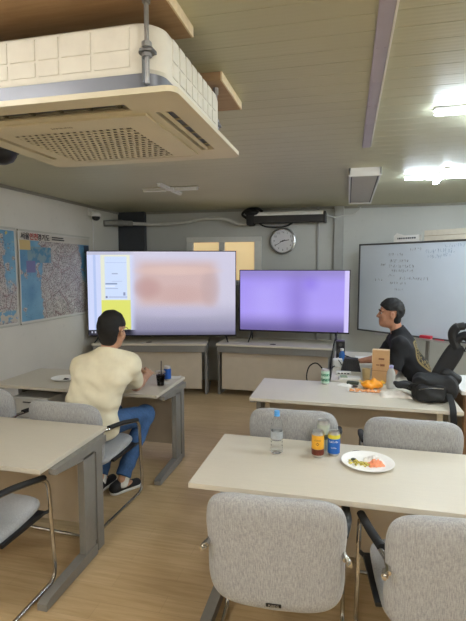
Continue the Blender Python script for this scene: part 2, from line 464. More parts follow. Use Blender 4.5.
# ---------------------------------------------------------------- screens
def screen_left():
    b = NB('bright_screen_picture'); s = b.sep(b.tc.outputs['Object'])
    W, Hh = 2.05, 1.165
    u = b.math('ADD', b.math('DIVIDE', s[0], W), .5); v = b.math('SUBTRACT', .5, b.math('DIVIDE', s[2], Hh))
    nz = 0.0
    uu = b.math('ADD', u, nz)
    c = b.mix(b.rng(v, .55, .98, smooth=True), rgb(203, 200, 222), rgb(140, 138, 166))
    pink = b.math('MULTIPLY', b.band(u, .34, .87, .06), b.band(v, .11, .64, .08))
    c = b.mix(b.math('MULTIPLY', pink, .9), c, rgb(205, 174, 170))
    for (cu, cv, ru, rv, col, k) in ((.40, .43, .09, .12, (186, 146, 144), .7), (.83, .43, .06, .20, (184, 160, 164), .6), (.62, .50, .16, .10, (196, 160, 156), .45), (.60, .22, .26, .05, (220, 192, 184), .6), (.62, .72, .3, .06, (190, 184, 212), .5)):
        d = b.math('ADD', b.math('POWER', b.math('DIVIDE', b.math('SUBTRACT', uu, cu), ru), 2.0), b.math('POWER', b.math('DIVIDE', b.math('SUBTRACT', v, cv), rv), 2.0))
        c = b.mix(b.math('MULTIPLY', b.rng(d, 0, 2, 1, 0, smooth=True), k), c, rgb(*col))
    # left: web page with pale and yellow blocks
    L = b.mix(b.band(u, .035, .052, .002), rgb(206, 216, 250), rgb(180, 198, 240))
    L = b.mix(b.band(u, .085, .285, .003), L, rgb(228, 232, 214))
    L = b.mix(b.math('MULTIPLY', b.band(u, .112, .262, .003), b.band(v, .05, .565, .004)), L, rgb(205, 222, 252))
    L = b.mix(b.math('MULTIPLY', b.band(u, .085, .285, .003), b.band(v, .575, .93, .004)), L, rgb(222, 226, 112))
    for (u0, u1, v0, v1, col) in ((.16, .20, .25, .262, (150, 165, 205)), (.115, .195, .37, .385, (120, 140, 180)), (.115, .18, .40, .41, (238, 244, 255)), (.115, .20, .43, .438, (160, 176, 214)), (.115, .128, .525, .55, (110, 120, 160)), (.135, .262, .53, .545, (176, 190, 226)), (.235, .25, .48, .52, (140, 152, 190)), (.12, .26, .12, .126, (176, 196, 236)), (.16, .23, .345, .35, (170, 186, 224))):
        L = b.mix(b.math('MULTIPLY', b.band(u, u0, u1, .003), b.band(v, v0, v1, .003)), L, rgb(*col))
    L = b.mix(b.rng(v, .028, .032), rgb(190, 192, 216), L)
    L = b.mix(b.rng(v, .935, .94), L, rgb(34, 34, 44))
    for k in range(3):
        L = b.mix(b.math('MULTIPLY', b.band(u, .012 + .022 * k, .022 + .022 * k, .001), b.band(v, .955, .978, .002)), L, rgb(210, 215, 235))
    c = b.mix(b.rng(u, .27, .33, smooth=True), L, c)
    c = b.mix(b.rng(v, .93, 1.0, smooth=True), c, b.mix(.55, c, rgb(50, 50, 70)))
    b.l(c, b.b.inputs['Emission Color']); b.b.inputs['Emission Strength'].default_value = 1.0
    b.b.inputs['Base Color'].default_value = (.01, .01, .012, 1); b.b.inputs['Roughness'].default_value = .25
    return b.m
def screen_right():
    b = NB('purple_screen_picture'); s = b.sep(b.tc.outputs['Object'])
    W, Hh = 1.48, .83
    u = b.math('ADD', b.math('DIVIDE', s[0], W), .5); v = b.math('SUBTRACT', .5, b.math('DIVIDE', s[2], Hh))
    c = b.mix(b.rng(v, .0, .9, smooth=True), rgb(162, 146, 240), rgb(172, 156, 244))
    c = b.mix(b.math('MULTIPLY', b.band(u, .46, .62, .09), .8), c, rgb(140, 122, 214))
    c = b.mix(b.math('MULTIPLY', b.band(u, .60, .72, .06), b.math('MULTIPLY', b.band(v, .05, .30, .1), .6)), c, rgb(134, 112, 226))
    c = b.mix(b.math('MULTIPLY', b.band(u, .12, .34, .1), b.math('MULTIPLY', b.band(v, .25, .8, .15), .6)), c, rgb(182, 168, 250))
    c = b.mix(b.math('MULTIPLY', b.rng(v, .66, 1.0, smooth=True), .8), c, rgb(84, 74, 128))
    c = b.mix(b.math('MULTIPLY', b.rng(v, .22, .0, smooth=True), .65), c, rgb(128, 116, 176))
    c = b.mix(b.rng(u, .962, .975, smooth=True), c, rgb(208, 198, 250))
    b.l(c, b.b.inputs['Emission Color']); b.b.inputs['Emission Strength'].default_value = 1.0
    b.b.inputs['Base Color'].default_value = (.01, .01, .012, 1); b.b.inputs['Roughness'].default_value = .25
    return b.m
def television(loc, rz, w, h, z0, label, smat, fx):
    """z0 = height of the screen's lower edge above the stand surface"""
    r = thing('television', loc, rz, label, 'television')
    t = .045; a = MB(); bz = .012
    a.bx(-w / 2, w / 2, .008, t, z0, z0 + h, bev=.006)
    for x0, x1, q0, q1 in ((-w / 2, w / 2, z0, z0 + bz * 1.7), (-w / 2, w / 2, z0 + h - bz, z0 + h), (-w / 2, -w / 2 + bz, z0, z0 + h), (w / 2 - bz, w / 2, z0, z0 + h)):
        a.bx(x0, x1, -.004, .02, q0, q1, bev=.002)
    a.bx(-w * .32, w * .32, t - .004, t + .03, z0 + .05, z0 + h * .55, bev=.01)
    a.build('casing', mat('black_glossy_plastic', rgb(16, 16, 20), .3, noise=.08), r)
    a = MB(); a.bx(-w / 2 + bz, w / 2 - bz, -.0005, .0075, -h / 2 + bz * 1.7, h / 2 - bz)
    sc = a.build('screen', smat, r, smooth=False); sc.location = (0, 0, z0 + h / 2)
    for s in (-1, 1):
        a = MB()
        for d in (-.14, .15): a.tube([(s * fx, .02, z0 + .02), (s * fx + s * .015, .02 + d * .5, z0 * .5), (s * fx + s * .03, .02 + d, .009)], [.012, .010, .008], 8)
        a.build('stand_foot', M_black, r)
    return r
television((-2.545, 6.15, .75), math.radians(15.7), 2.10, 1.21, .077, 'largest wall-side television showing a page with a yellow-green block', screen_left(), .90)
television((-.73, 6.47, .75), 0, 1.53, .872, .150, 'television with purple screen between the big screen and the whiteboard', screen_right(), .58)

# ---------------------------------------------------------------- wall maps
def map_mat(sea_lo, sea_hi, w, h, seed, inset=True):
    b = NB('printed_map'); o = b.tc.outputs['Object']; s = b.sep(o)      # local: x along wall (0..w), z up (0..h)
    u = b.math('DIVIDE', s[0], w); v = b.math('DIVIDE', s[2], h)
    vec = b.mapping(o, (1, 1, 1), (seed, 0, seed))
    wob = b.math('MULTIPLY', b.math('SUBTRACT', b.noise(vec, 5, 5, .6), .5), .28)
    uu = b.math('ADD', u, wob)
    land = b.mix(b.rng(b.noise(vec, 9, 4), .35, .65), rgb(200, 198, 194), rgb(176, 170, 166))
    land = b.mix(b.math('MULTIPLY', b.rng(b.noise(vec, 22, 3), .52, .62), .3), land, rgb(186, 158, 158))
    ink = b.rng(b.noise(b.mapping(vec, (1, 1, 1)), 62, 3, .7), .49, .58)
    land = b.mix(b.math('MULTIPLY', ink, .8), land, rgb(72, 66, 70))
    vo = b.n('ShaderNodeTexVoronoi', feature='DISTANCE_TO_EDGE'); vo.inputs['Scale'].default_value = 13; b.l(vec, vo.inputs['Vector'])
    land = b.mix(b.math('MULTIPLY', b.rng(vo.outputs['Distance'], .0, .05, 1, 0), .55), land, rgb(110, 96, 104))
    vo2 = b.n('ShaderNodeTexVoronoi', feature='DISTANCE_TO_EDGE'); vo2.inputs['Scale'].default_value = 4.2; b.l(vec, vo2.inputs['Vector'])
    land = b.mix(b.rng(vo2.outputs['Distance'], .0, .03, .7, 0), land, rgb(122, 84, 92))
    sea = b.mix(b.rng(b.noise(vec, 3, 3), .35, .65), rgb(84, 140, 178), rgb(116, 168, 198))
    sea = b.mix(b.math('MULTIPLY', b.rng(b.noise(vec, 40, 2), .66, .70), .6), sea, rgb(60, 84, 130))
    isl = b.rng(b.noise(vec, 8, 4), .60, .63)
    sea = b.mix(isl, sea, land)
    isea = b.math('MAXIMUM', b.rng(uu, sea_lo - .01, sea_lo + .01, 1, 0), b.math('MULTIPLY', b.rng(b.math('ADD', uu, b.math('MULTIPLY', v, .1)), sea_hi - .01, sea_hi + .01, 0, 1), b.rng(v, .30, .5)))
    c = b.mix(isea, land, sea)
    if inset:
        c = b.mix(b.math('MULTIPLY', b.band(u, .10, .40, .004), b.band(v, .66, .84, .004)), c, b.mix(b.rng(b.noise(vec, 11, 3), .45, .55), rgb(70, 128, 160), rgb(120, 150, 160)))
        c = b.mix(b.math('MULTIPLY', b.band(u, .0, .14, .004), b.band(v, .80, .91, .004)), c, rgb(200, 176, 120))
        c = b.mix(b.math('MULTIPLY', b.band(u, .08, .19, .004), b.band(v, .55, .68, .004)), c, rgb(110, 112, 160))
        c = b.mix(b.math('MULTIPLY', b.band(u, .90, 1., .004), b.band(v, .80, .9, .004)), c, rgb(48, 66, 92))
        c = b.mix(b.rng(v, .905, .91), c, rgb(200, 196, 186))
    else:
        c = b.mix(b.math('MULTIPLY', b.band(u, .4, 1., .004), b.band(v, .03, .15, .02)), c, b.mix(b.rng(b.noise(vec, 14, 3), .48, .5), rgb(104, 156, 190), rgb(190, 184, 170)))
        c = b.mix(b.math('MULTIPLY', b.rng(v, .86, .9), b.rng(b.noise(vec, 6, 3), .5, .52)), c, rgb(206, 190, 110))
    edge = b.math('MULTIPLY', b.band(u, .012, .988, .003), b.band(v, .014, .986, .003))
    c = b.mix(edge, rgb(206, 204, 198), c)
    b.l(c, b.b.inputs['Base Color']); b.b.inputs['Roughness'].default_value = .42
    return b.m
def wall_map(name_label, y0, w, h, z0, m, title):
    # local x runs along +Y of the room (viewer's left to right), faces +X
    r = thing('wall_map', (XL + .004, y0, z0), PI / 2, name_label, 'map')
    a = MB()
    N = 24
    V, F = [], []                                  # a slightly bowed laminated sheet
    for side, yy in ((0, -.004), (1, -.010)):
        for i in range(N + 1):
            for k in range(9):
                x = w * i / N; z = h * k / 8
                bow = .006 * math.sin(PI * k / 8) + .004 * math.sin(5 * x + 2 * z)
                V.append((x, yy - abs(bow), z))
    n1 = (N + 1) * 9
    for i in range(N):
        for k in range(8):
            q = (i * 9 + k, i * 9 + k + 1, (i + 1) * 9 + k + 1, (i + 1) * 9 + k)
            F.append(q); F.append(tuple(n1 + x for x in q[::-1]))
    for i in range(N):
        for k in (0, 8): F.append((i * 9 + k, (i + 1) * 9 + k, n1 + (i + 1) * 9 + k, n1 + i * 9 + k))
    for k in range(8):
        for i in (0, N): F.append((i * 9 + k, i * 9 + k + 1, n1 + i * 9 + k + 1, n1 + i * 9 + k))
    a.raw(V, F); a.build('map_sheet', m, r)
    for z0_ in (h, -.022):
        a = MB(); a.bx(0, w, -.022, 0, z0_, z0_ + .022, bev=.004); a.build('hanging_rail', mat('map_rail', rgb(190, 190, 182), .4, noise=.03), r)
    if title:
        for (txt, xc, sz, col) in (('서울', .115, .085, (30, 30, 38)), ('인천', .27, .085, (176, 44, 50)), ('경기도', .455, .085, (34, 34, 44))):
            a = MB(); a.text(txt, sz, Matrix.Translation((xc, -.02, h * .945)) @ Matrix.Rotation(PI / 2, 4, 'X'), .0006, .0015)
            a.build('map_title', mat('map_ink_%d' % col[0], rgb(*col), .6, noise=.05), r)
        a = MB()
        for k in range(2):
            x = .62
            while x < .86:
                ww = random.uniform(.012, .03); a.bx(x, x + ww, -.0205, -.0185, h * (.957 - .026 * k), h * (.957 - .026 * k) + .014); x += ww + .005
        a.build('map_subtitle', mat('map_ink_30', rgb(30, 30, 38), .6, noise=.05), r)
    return r
wall_map('coloured map printed with a title in black and red, nearest the screens', 4.56, 1.50, 1.05, 1.165, map_mat(.26, .90, 1.50, 1.05, 3.1), True)
wall_map('coloured map cut off by the photo edge, without title', 3.02, 1.50, 1.05, 1.17, map_mat(.02, .93, 1.50, 1.05, 8.3, False), False)

# ---------------------------------------------------------------- ceiling air conditioner and its boards
M_ac = mat('aged_cream_plastic', rgb(202, 194, 168), .42, noise=.04, nscale=5)
M_foam = mat('cream_foam_casing', rgb(216, 213, 200), .7, noise=.05, nscale=14, bump=.15, bscale=90)
M_band = mat('galvanised_grey_band', rgb(118, 122, 132), .4, metal=.3, noise=.10, nscale=5)
AC = (-1.012, 1.815, 2.33)
ac = thing('ceiling_air_conditioner', AC, 0, 'large cream four-way air conditioner hung below the ceiling boards', 'air conditioner')
hx, hy = .495, .44
sb, sw = .078, .062                       # border width, slot width
ix, iy = hx - sb - sw, hy - sb - sw       # inner field
lx, ly = .285, .265                       # half lengths of the slots
zt = .018
def slotted_panel():
    """plate with four slots, rounded outer edge"""
    xs = [-hx, -hx + sb, -ix, -lx, lx, ix, hx - sb, hx]; ys = [-hy, -hy + sb, -iy, -ly, ly, iy, hy - sb, hy]
    bm = bmesh.new(); vv = {}
    def V(i, j, k):
        if (i, j, k) not in vv: vv[(i, j, k)] = bm.verts.new((xs[i], ys[j], zt * k))
        return vv[(i, j, k)]
    full = lambda i, j: 0 <= i < 7 and 0 <= j < 7 and not ((i == 3 and j in (1, 5)) or (j == 3 and i in (1, 5)))
    for i in range(7):
        for j in range(7):
            if not full(i, j): continue
            for k in (0, 1): bm.faces.new((V(i, j, k), V(i + 1, j, k), V(i + 1, j + 1, k), V(i, j + 1, k)))
            for di, dj, q in ((-1, 0, ((i, j), (i, j + 1))), (1, 0, ((i + 1, j), (i + 1, j + 1))), (0, -1, ((i, j), (i + 1, j))), (0, 1, ((i, j + 1), (i + 1, j + 1)))):
                if not full(i + di, j + dj): bm.faces.new((V(*q[0], 0), V(*q[1], 0), V(*q[1], 1), V(*q[0], 1)))
    out = lambda v: abs(abs(v.co.x) - hx) < 1e-6 or abs(abs(v.co.y) - hy) < 1e-6
    cor = [e for e in bm.edges if all(abs(abs(v.co.x) - hx) < 1e-6 and abs(abs(v.co.y) - hy) < 1e-6 for v in e.verts)]
    bmesh.ops.bevel(bm, geom=cor, offset=.035, segments=5, profile=.5, affect='EDGES')
    m = MB(); m.bm.free(); m.bm = bm; return m
slotted_panel().build('panel', M_ac, ac)
# intake field with a lattice of square holes
gx0, gx1, gy0, gy1 = -.31, .205, -.155, .30
a = MB(); fx0, fx1, fy0, fy1 = -.37, .32, -.265, .325
a.bx(fx0, gx0, fy0, fy1, -.008, .004, bev=.003); a.bx(gx1, fx1, fy0, fy1, -.008, .004, bev=.003)
a.bx(gx0 - .004, gx1 + .004, fy0, gy0, -.008, .004, bev=.003); a.bx(gx0 - .004, gx1 + .004, gy1, fy1, -.008, .004, bev=.003)
ng, mg = 18, 14
dx, dy = (gx1 - gx0) / ng, (gy1 - gy0) / mg
for j in range(mg + 1): a.box(((gx0 + gx1) / 2, gy0 + j * dy, -.0065), (gx1 - gx0, dy * .36, .003))
for j in range(mg):
    for i in range(ng + 1):
        x = gx0 + (i + .5 * (j % 2)) * dx
        if x < gx1: a.box((x, gy0 + (j + .5) * dy, -.0065), (dx * .34, dy * .66, .003))
gr = a.build('intake_grille', M_ac, ac)
a = MB(); a.bx(gx0, gx1, gy0, gy1, -.003, -.001); a.build('filter', M_dark, gr)
a = MB(); a.text('SAMSUNG', .02, Matrix.Translation((-.05, -.205, -.0085)) @ Matrix.Rotation(PI, 4, 'X'), .0003)
a.build('badge', mat('grey_badge_ink', rgb(120, 112, 92), .5, noise=.05), ac)
for (sx, sy) in ((0, -1), (0, 1), (1, 0), (-1, 0)):
    a = MB(); v = MB()
    if sy:
        yc = sy * (iy + sw / 2); a.bx(-lx, lx, yc - sw / 2, yc + sw / 2, .019, .03)
        for k in range(5): v.box((-lx + (k + .5) * 2 * lx / 5 + .02, yc, .0125), (.006, sw, .012))
        v.box((0, 0, 0), (2 * lx, .012, .003), M=Matrix.Translation((0, yc - sy * .024, .006)))
    else:
        xc = sx * (ix + sw / 2); a.bx(xc - sw / 2, xc + sw / 2, -ly, ly, .019, .03)
        v.box((0, 0, 0), (.016, 2 * ly, .003), M=Matrix.Translation((xc - sx * .006, 0, .004)) @ Matrix.Rotation(-sx * .25, 4, 'Y'))
        for k in range(6): v.box((xc, -ly + (k + .5) * 2 * ly / 6, .0155), (sw, .004, .006))
    sl = a.build('air_slot', M_dark, ac)
    v.build('louvre_vane', M_ac if sx else mat('dark_louvre', rgb(120, 112, 92), .6, noise=.1), sl)  # near and far vanes in a darker tone so their slots read dark
def round_rect(x0, x1, y0, y1, r, n=8):
    out = []
    for cx, cy, a0 in ((x1 - r, y1 - r, 0), (x0 + r, y1 - r, PI / 2), (x0 + r, y0 + r, PI), (x1 - r, y0 + r, 1.5 * PI)):
        for k in range(n + 1):
            t = a0 + PI / 2 * k / n; out.append((cx + r * math.cos(t), cy + r * math.sin(t)))
    return out
a = MB(); a.prism(round_rect(-.43, .414, -.365, .375, .07), .018, .092, 'Z'); a.build('metal_band', M_band, ac)
a = MB()
bx0, bx1, by0, by1 = -.435, .418, -.37, .38
V, F = [], []
levels = [(.008, .091), (0, .104), (0, .225), (.006, .244), (.022, .256)]
n = None
for ins, z in levels:
    q = round_rect(bx0 + ins, bx1 - ins, by0 + ins, by1 - ins, .08); n = len(q); V += [(x, y, z) for x, y in q]
for L in range(len(levels) - 1):
    for k in range(n): F.append((L * n + k, L * n + (k + 1) % n, (L + 1) * n + (k + 1) % n, (L + 1) * n + k))
F.append(tuple(range(n))[::-1]); F.append(tuple((len(levels) - 1) * n + k for k in range(n)))
a.raw(V, F)
for xc, wd in ((-.30, .13), (-.185, .08), (-.085, .10), (.015, .08), (.12, .11), (.25, .13)):       # raised pads on the near and far faces
    for z0_, z1_ in ((.112, .160), (.166, .236)):
        a.bx(xc - wd / 2, xc + wd / 2, by0 - .003, by0 + .01, z0_, z1_, bev=.0028)
yy = -.26
while yy < .28:
    for z0_, z1_ in ((.112, .160), (.166, .238)): a.bx(bx1 - .01, bx1 + .004, yy, yy + .054, z0_, z1_, bev=.0035)
    yy += .068
a.build('body', M_foam, ac)
for sx in (-1, 1):
    for sy in (-1, 1):
        x, y = sx * .385, sy * .395
        a = MB(); a.cyl((x, y, .045), (x, y, ZC - AC[2] - .045), .0075, n=12); a.cyl((x, y, ZC - AC[2] - .075), (x, y, ZC - AC[2] - .045), .013, n=6)
        a.cyl((x, y, .125), (x, y, .14), .016, n=6); a.cyl((x, y, .155), (x, y, .17), .016, n=6)
        rod = a.build('hanger_rod', mat('zinc_rod', rgb(168, 170, 172), .35, metal=1, noise=.08, nscale=60), ac)
        a = MB(); a.bx(x - .022, x + .022, *sorted((y - sy * .03, y + sy * .010)), .14, .152, bev=.003); a.bx(x - .018, x - .014, *sorted((y - sy * .03, y)), .05, .15)
        a.cyl((x, y, .136), (x, y, .141), .026, n=18); a.build('hanger_bracket', mat('dark_zinc', rgb(120, 122, 124), .4, metal=.9, noise=.1), rod)
def board_mat():
    b = NB('raw_plywood'); o = b.tc.outputs['Object']
    g = b.noise(b.mapping(o, (1.5, 14, 14)), 2.5, 6, .6)
    c = b.mix(b.rng(g, .3, .7), rgb(156, 126, 94), rgb(178, 150, 116))
    b.l(c, b.b.inputs['Base Color']); b.b.inputs['Roughness'].default_value = .6
    return b.m
M_ply = board_mat(); M_plye = mat('pale_plywood_edge', rgb(226, 208, 172), .6, noise=.08, nscale=40)
for (y0, y1, lb) in ((.80, 1.735, 'wide brown plywood board on the ceiling nearest the camera, above the air conditioner'), (2.14, 2.55, 'narrow plywood board on the ceiling at the far side of the air conditioner')):
    r = thing('plywood_board', (-1.3, (y0 + y1) / 2, ZC - .02), 0, lb, 'board')
    hh = (y1 - y0) / 2
    a = MB(); a.bx(-.75, .715, -hh, hh, -.018, .02); a.build('board_face', M_ply, r, smooth=False)
    a = MB(); a.bx(.715, .722, -hh, hh, -.019, .02); a.build('board_edge', M_plye, r, smooth=False)

# ---------------------------------------------------------------- lamps
M_diff_off = mat('white_lamp_diffuser', rgb(226, 226, 222), .45, noise=.02, nscale=9)
def glow(name, col, st):
    return mat(name, rgb(235, 238, 242), .4, noise=.02, emit=col, estr=st)
M_cool = glow('cool_lit_diffuser', (0.74, 0.87, 1.0, 1), 84.0)
M_cool2 = glow('fill_lit_diffuser', (0.84, 0.93, 1.0, 1), 225.0)
M_warm = glow('warm_lit_diffuser', (1.0, 0.96, 0.90, 1), 205.0)
def cross_lamp(x, y, lit, label, half=.33):
    r = thing('cross_ceiling_lamp', (x, y, ZC - .004), 0, label, 'ceiling lamp', 'cross shaped ceiling lamps')
    a = MB(); a.bx(-.05, .05, -.05, .05, -.028, .002, bev=.006); a.build('centre_housing', M_white, r)
    for k, (dx, dy) in enumerate(((1, 0), (-1, 0), (0, 1), (0, -1))):
        a = MB()
        x0, x1 = sorted((dx * .04 - (.026 if dy else 0), dx * half + (.026 if dy else 0))); y0, y1 = sorted((dy * .04 - (.026 if dx else 0), dy * half + (.026 if dx else 0)))
        a.bx(x0, x1, y0, y1, -.012, .001, bev=.003); arm = a.build('lamp_arm', M_white, r)
        a = MB()
        e = .02 if dx else 0; g = .02 if dy else 0
        x0, x1 = sorted((dx * .05 - (.02 if dy else 0), dx * (half - .006) + (.02 if dy else 0))); y0, y1 = sorted((dy * .05 - (.02 if dx else 0), dy * (half - .006) + (.02 if dx else 0)))
        a.bx(x0, x1, y0, y1, -.036, -.012, bev=.008); a.build('diffuser', lit if lit else M_diff_off, arm)
    return r
cross_lamp(-1.945, 4.98, None, 'unlit white cross shaped ceiling lamp above the large screen')
cross_lamp(.845, 4.90, M_cool, 'lit cross shaped ceiling lamp above the whiteboard')
cross_lamp(.78, 2.90, M_cool, 'lit ceiling lamp closest to the camera, cut off by the right edge of the photo')
cross_lamp(.80, .35, M_warm, 'lit cross shaped ceiling lamp over the front right chairs, out of frame')
cross_lamp(-1.95, .25, M_warm, 'lit cross shaped ceiling lamp over the front left desk, out of frame')
cross_lamp(-.5, -1.7, M_warm, 'lit cross shaped ceiling lamp at the back of the room, out of frame')
cross_lamp(2.40, 2.77, M_cool2, 'unseen cross shaped lamp added as fill light over the right aisle, out of frame')  # added fill lamp, evens out the light in the far half
cross_lamp(2.40, 4.90, M_cool2, 'unseen cross shaped fill lamp added by the right end of the whiteboard')  # second added fill lamp, brightens the whiteboard end
# long framed ceiling light, switched off
r = thing('framed_ceiling_light', (.13, 5.36, ZC), 0, 'long unlit white framed light fitting at the end of the lilac ceiling strip', 'ceiling lamp')
a = MB(); fx, fy, fz = .142, .95, -.075
a.bx(-fx, fx, -fy, -fy + .03, fz, .002, bev=.004); a.bx(-fx, fx, fy - .03, fy, fz, .002, bev=.004)
a.bx(-fx, -fx + .018, -fy, fy, fz + .012, .002, bev=.004); a.bx(fx - .018, fx, -fy, fy, fz + .012, .002, bev=.004); a.build('frame', M_white, r)
a = MB(); a.bx(-fx + .03, fx - .03, -fy + .04, fy - .04, fz + .016, fz + .024); a.bx(-.003, .003, -fy + .04, fy - .04, fz + .012, fz + .02); a.build('diffuser', mat('grey_unlit_diffuser', rgb(176, 172, 164), .5, noise=.03), r)
a = MB()
for s in (-1, 1): a.bx(s * (fx - .024) - .006, s * (fx - .024) + .006, -fy + .03, fy - .03, fz + .014, fz + .03)
a.build('dark_gap', M_black, r)

# black dome by the left edge
r = thing('ceiling_dome', (-2.60, 3.12, ZC), 0, 'black round dome fixed on the ceiling beside the air conditioner', 'dome')
a = MB(); a.lathe([(0, -.105), (.05, -.100), (.095, -.078), (.12, -.04), (.125, -.012)], n=32); a.build('dome_cover', M_black, r)
a = MB(); a.lathe([(.0, -.014), (.135, -.014), (.14, -.004), (.14, 0), (0, 0)], n=32); a.build('mounting_ring', M_steel_d, r)

# ---------------------------------------------------------------- things on the back wall
# security camera on left wall
r = thing('security_camera', (XL, 6.12, 2.575), 0, 'small white dome security camera high on the wall above the map', 'camera')
a = MB(); a.bx(0, .02, -.06, .05, -.03, .07, bev=.006); a.tube([(.01, 0, .02), (.06, 0, .02), (.09, 0, -.01)], .018, 10); a.build('wall_bracket', M_white, r)
a = MB(); a.lathe([(0, .03), (.045, .028), (.075, .0), (.075, -.02), (.06, -.035), (0, -.036)], c=(.10, 0, -.01), n=28); a.build('housing', M_white, r)
a = MB(); a.lathe([(.058, -.034), (.054, -.066), (.03, -.088), (0, -.094)], c=(.10, 0, -.01)); a.build('lens_dome', M_black, r)
a = MB(); a.tube([(XL + .012, 6.18, 2.53), (XL + .012, 6.18, .8)], .008, 8); tag(a.build('wall_cable_duct', M_white), 'thin white cable duct running down the wall from the security camera', 'cable duct')
# insulated hose
r = thing('insulated_hose', (XL + .03, 6.6, 2.46), 0, 'whitish insulated hose sagging along the top of the back wall', 'hose')
P = [(-3.52, 6.62, 2.485), (-3.40, 6.72, 2.49), (-3.25, 6.86, 2.49), (-3.05, 6.92, 2.485), (-2.56, 6.94, 2.49), (-2.25, 6.94, 2.54), (-2.0, 6.94, 2.555), (-1.78, 6.94, 2.52), (-1.6, 6.94, 2.455), (-1.42, 6.93, 2.455)]
o3 = Vector((XL + .03, 6.6, 2.46))
a = MB(); a.tube(smooth_path([Vector(q) - o3 for q in P], 8), .026, 12); a.build('hose_sleeve', mat('hose_wrap', rgb(196, 196, 190), .6, noise=.06, nscale=20), r)
a = MB(); a.tube(smooth_path([Vector(q) - o3 for q in ((-3.62, 6.50, 2.47), (-3.52, 6.62, 2.485), (-3.40, 6.72, 2.49), (-3.30, 6.81, 2.49))], 6), [.045] * 6 + [.05] * 6 + [.042] * 7, 12)
a.build('tape_wrapping', mat('grey_tape', rgb(128, 126, 120), .5, noise=.12, nscale=25), r)
# roll-up screen casing with its motor end
r = thing('projection_screen_case', (-.9, YB - .16, 2.53), 0, 'long black and white roll-up screen casing hung above the clock', 'screen case')
a = MB(); a.bx(-.47, .56, -.07, .07, .02, .085, bev=.02); a.build('casing_top', M_white, r)
a = MB(); a.cyl((-.47, 0, -.025), (.56, 0, -.025), .058, n=24); a.bx(-.47, .56, -.075, -.045, -.075, .03, bev=.008); a.build('roller', M_black, r)
a = MB(); a.bx(.54, .585, -.085, .085, -.09, .075, bev=.012); a.build('end_cap', M_black, r)
a = MB(); a.bx(-.58, -.46, -.09, .09, -.11, .07, bev=.03); a.ball((-.50, -.05, .08), .07, (1.6, 1, .7)); a.tube(smooth_path([(-.58, -.04, .0), (-.64, -.05, .06), (-.56, -.04, .13), (-.42, -.03, .14), (-.34, -.03, .09)], 5), .018, 8)
a.build('motor_end', M_blackm, r)
a = MB(); a.tube(smooth_path([(-.40, -.02, -.07), (-.30, -.03, -.125), (-.12, -.03, -.14), (.02, -.02, -.12), (.10, -.01, -.075)], 6), .012, 8); a.build('hanging_cable', M_blackm, r)
for x in (-.3, .4):
    a = MB(); a.bx(x - .02, x + .02, -.02, .16, .07, .09); a.bx(x - .02, x + .02, .145, .16, -.02, .09); a.build('wall_hook', M_steel_d, r)
a = MB(); a.tube(smooth_path([(-.32, YB - .16, 2.55), (-.2, YB - .07, 2.53), (-.05, YB - .065, 2.55), (.06, YB - .03, 2.56), (.12, YB - .02, 2.62), (.16, YB - .03, 2.66)], 6), .009, 8)
tag(a.build('loose_wire', mat('pale_wire', rgb(190, 190, 186), .5, noise=.05)), 'thin pale wire running from the screen casing to the ceiling', 'wire')
# clock, 2:40
r = thing('wall_clock', (-.955, YB - .045, 2.198), 0, 'round silver rimmed wall clock with a white dial', 'clock')
Mx = Matrix.Rotation(PI / 2, 4, 'X')
def disc(a, r0, y0, y1, n=40): a.cyl((0, y0, 0), (0, y1, 0), r0, n=n)
a = MB(); a.lathe([(.165, -.0), (.19, .0), (.197, .012), (.19, .03), (.175, .036), (.168, .028)], n=48); 
for v in a.bm.verts: v.co = Vector((v.co.x, -v.co.z + .0, v.co.y))
a.bm.verts.ensure_lookup_table(); a.build('rim', M_silver, r)
a = MB(); disc(a, .185, -.008, .043); a.build('dial', mat('clock_dial_white', rgb(214, 214, 218), .35, noise=.02), r)
a = MB()
for k in range(1, 13):
    t = PI / 2 - k * PI / 6
    a.text(str(k), .042, Matrix.Translation((.132 * math.cos(t), -.0088, .132 * math.sin(t))) @ Mx, .0004)
for k in range(60):
    t = k * PI / 30; a.box((0, 0, 0), (.008, .001, .002), M=Matrix.Translation((.165 * math.cos(t), -.0085, .165 * math.sin(t))) @ Matrix.Rotation(-t, 4, 'Y'))
a.build('numerals', mat('clock_ink', rgb(60, 62, 70), .5, noise=.05), r)
def hand(ang, L, w, y, nm, m):
    a = MB(); a.box((L / 2 - .02, y, 0), (L + .04, .002, w), M=Matrix.Rotation(-ang, 4, 'Y')); a.build(nm, m, r)
hand(PI / 2 - math.radians(80), .095, .010, -.012, 'hour_hand', M_black)
hand(PI / 2 - math.radians(240), .135, .007, -.015, 'minute_hand', M_black)
a = MB(); disc(a, .012, -.02, -.006, 16); a.build('hub', M_black, r)

# ---------------------------------------------------------------- whiteboard
WBR = math.radians(-38)
WBO = Vector((.145, 6.75, 0))
wb = thing('whiteboard', WBO, WBR, 'white marker board covered in faint handwriting, standing at an angle', 'whiteboard')
wz0, wz1, wl = .925, 2.125, 2.4
a = MB(); a.bx(.02, wl - .02, .004, .03, wz0 + .02, wz1 - .02); a.build('writing_surface', mat('glossy_white_enamel', rgb(208, 217, 228), .22, noise=.03, nscale=2.5, coat=.3), wb, smooth=False)
a = MB()
a.bx(0, wl, -.006, .045, wz1 - .022, wz1, bev=.004); a.bx(0, wl, -.006, .045, wz0, wz0 + .022, bev=.004); a.bx(0, .02, -.006, .045, wz0, wz1, bev=.004); a.bx(wl - .02, wl, -.006, .045, wz0, wz1, bev=.004)
a.build('frame', mat('dull_dark_aluminium', rgb(92, 92, 94), .4, metal=.5, noise=.05), wb)
a = MB(); a.bx(.35, wl - .3, -.085, -.004, wz0 - .012, wz0 - .004, bev=.002); a.bx(.35, wl - .3, -.09, -.083, wz0 - .012, wz0 + .012, bev=.002); a.build('pen_tray', M_silver, wb)
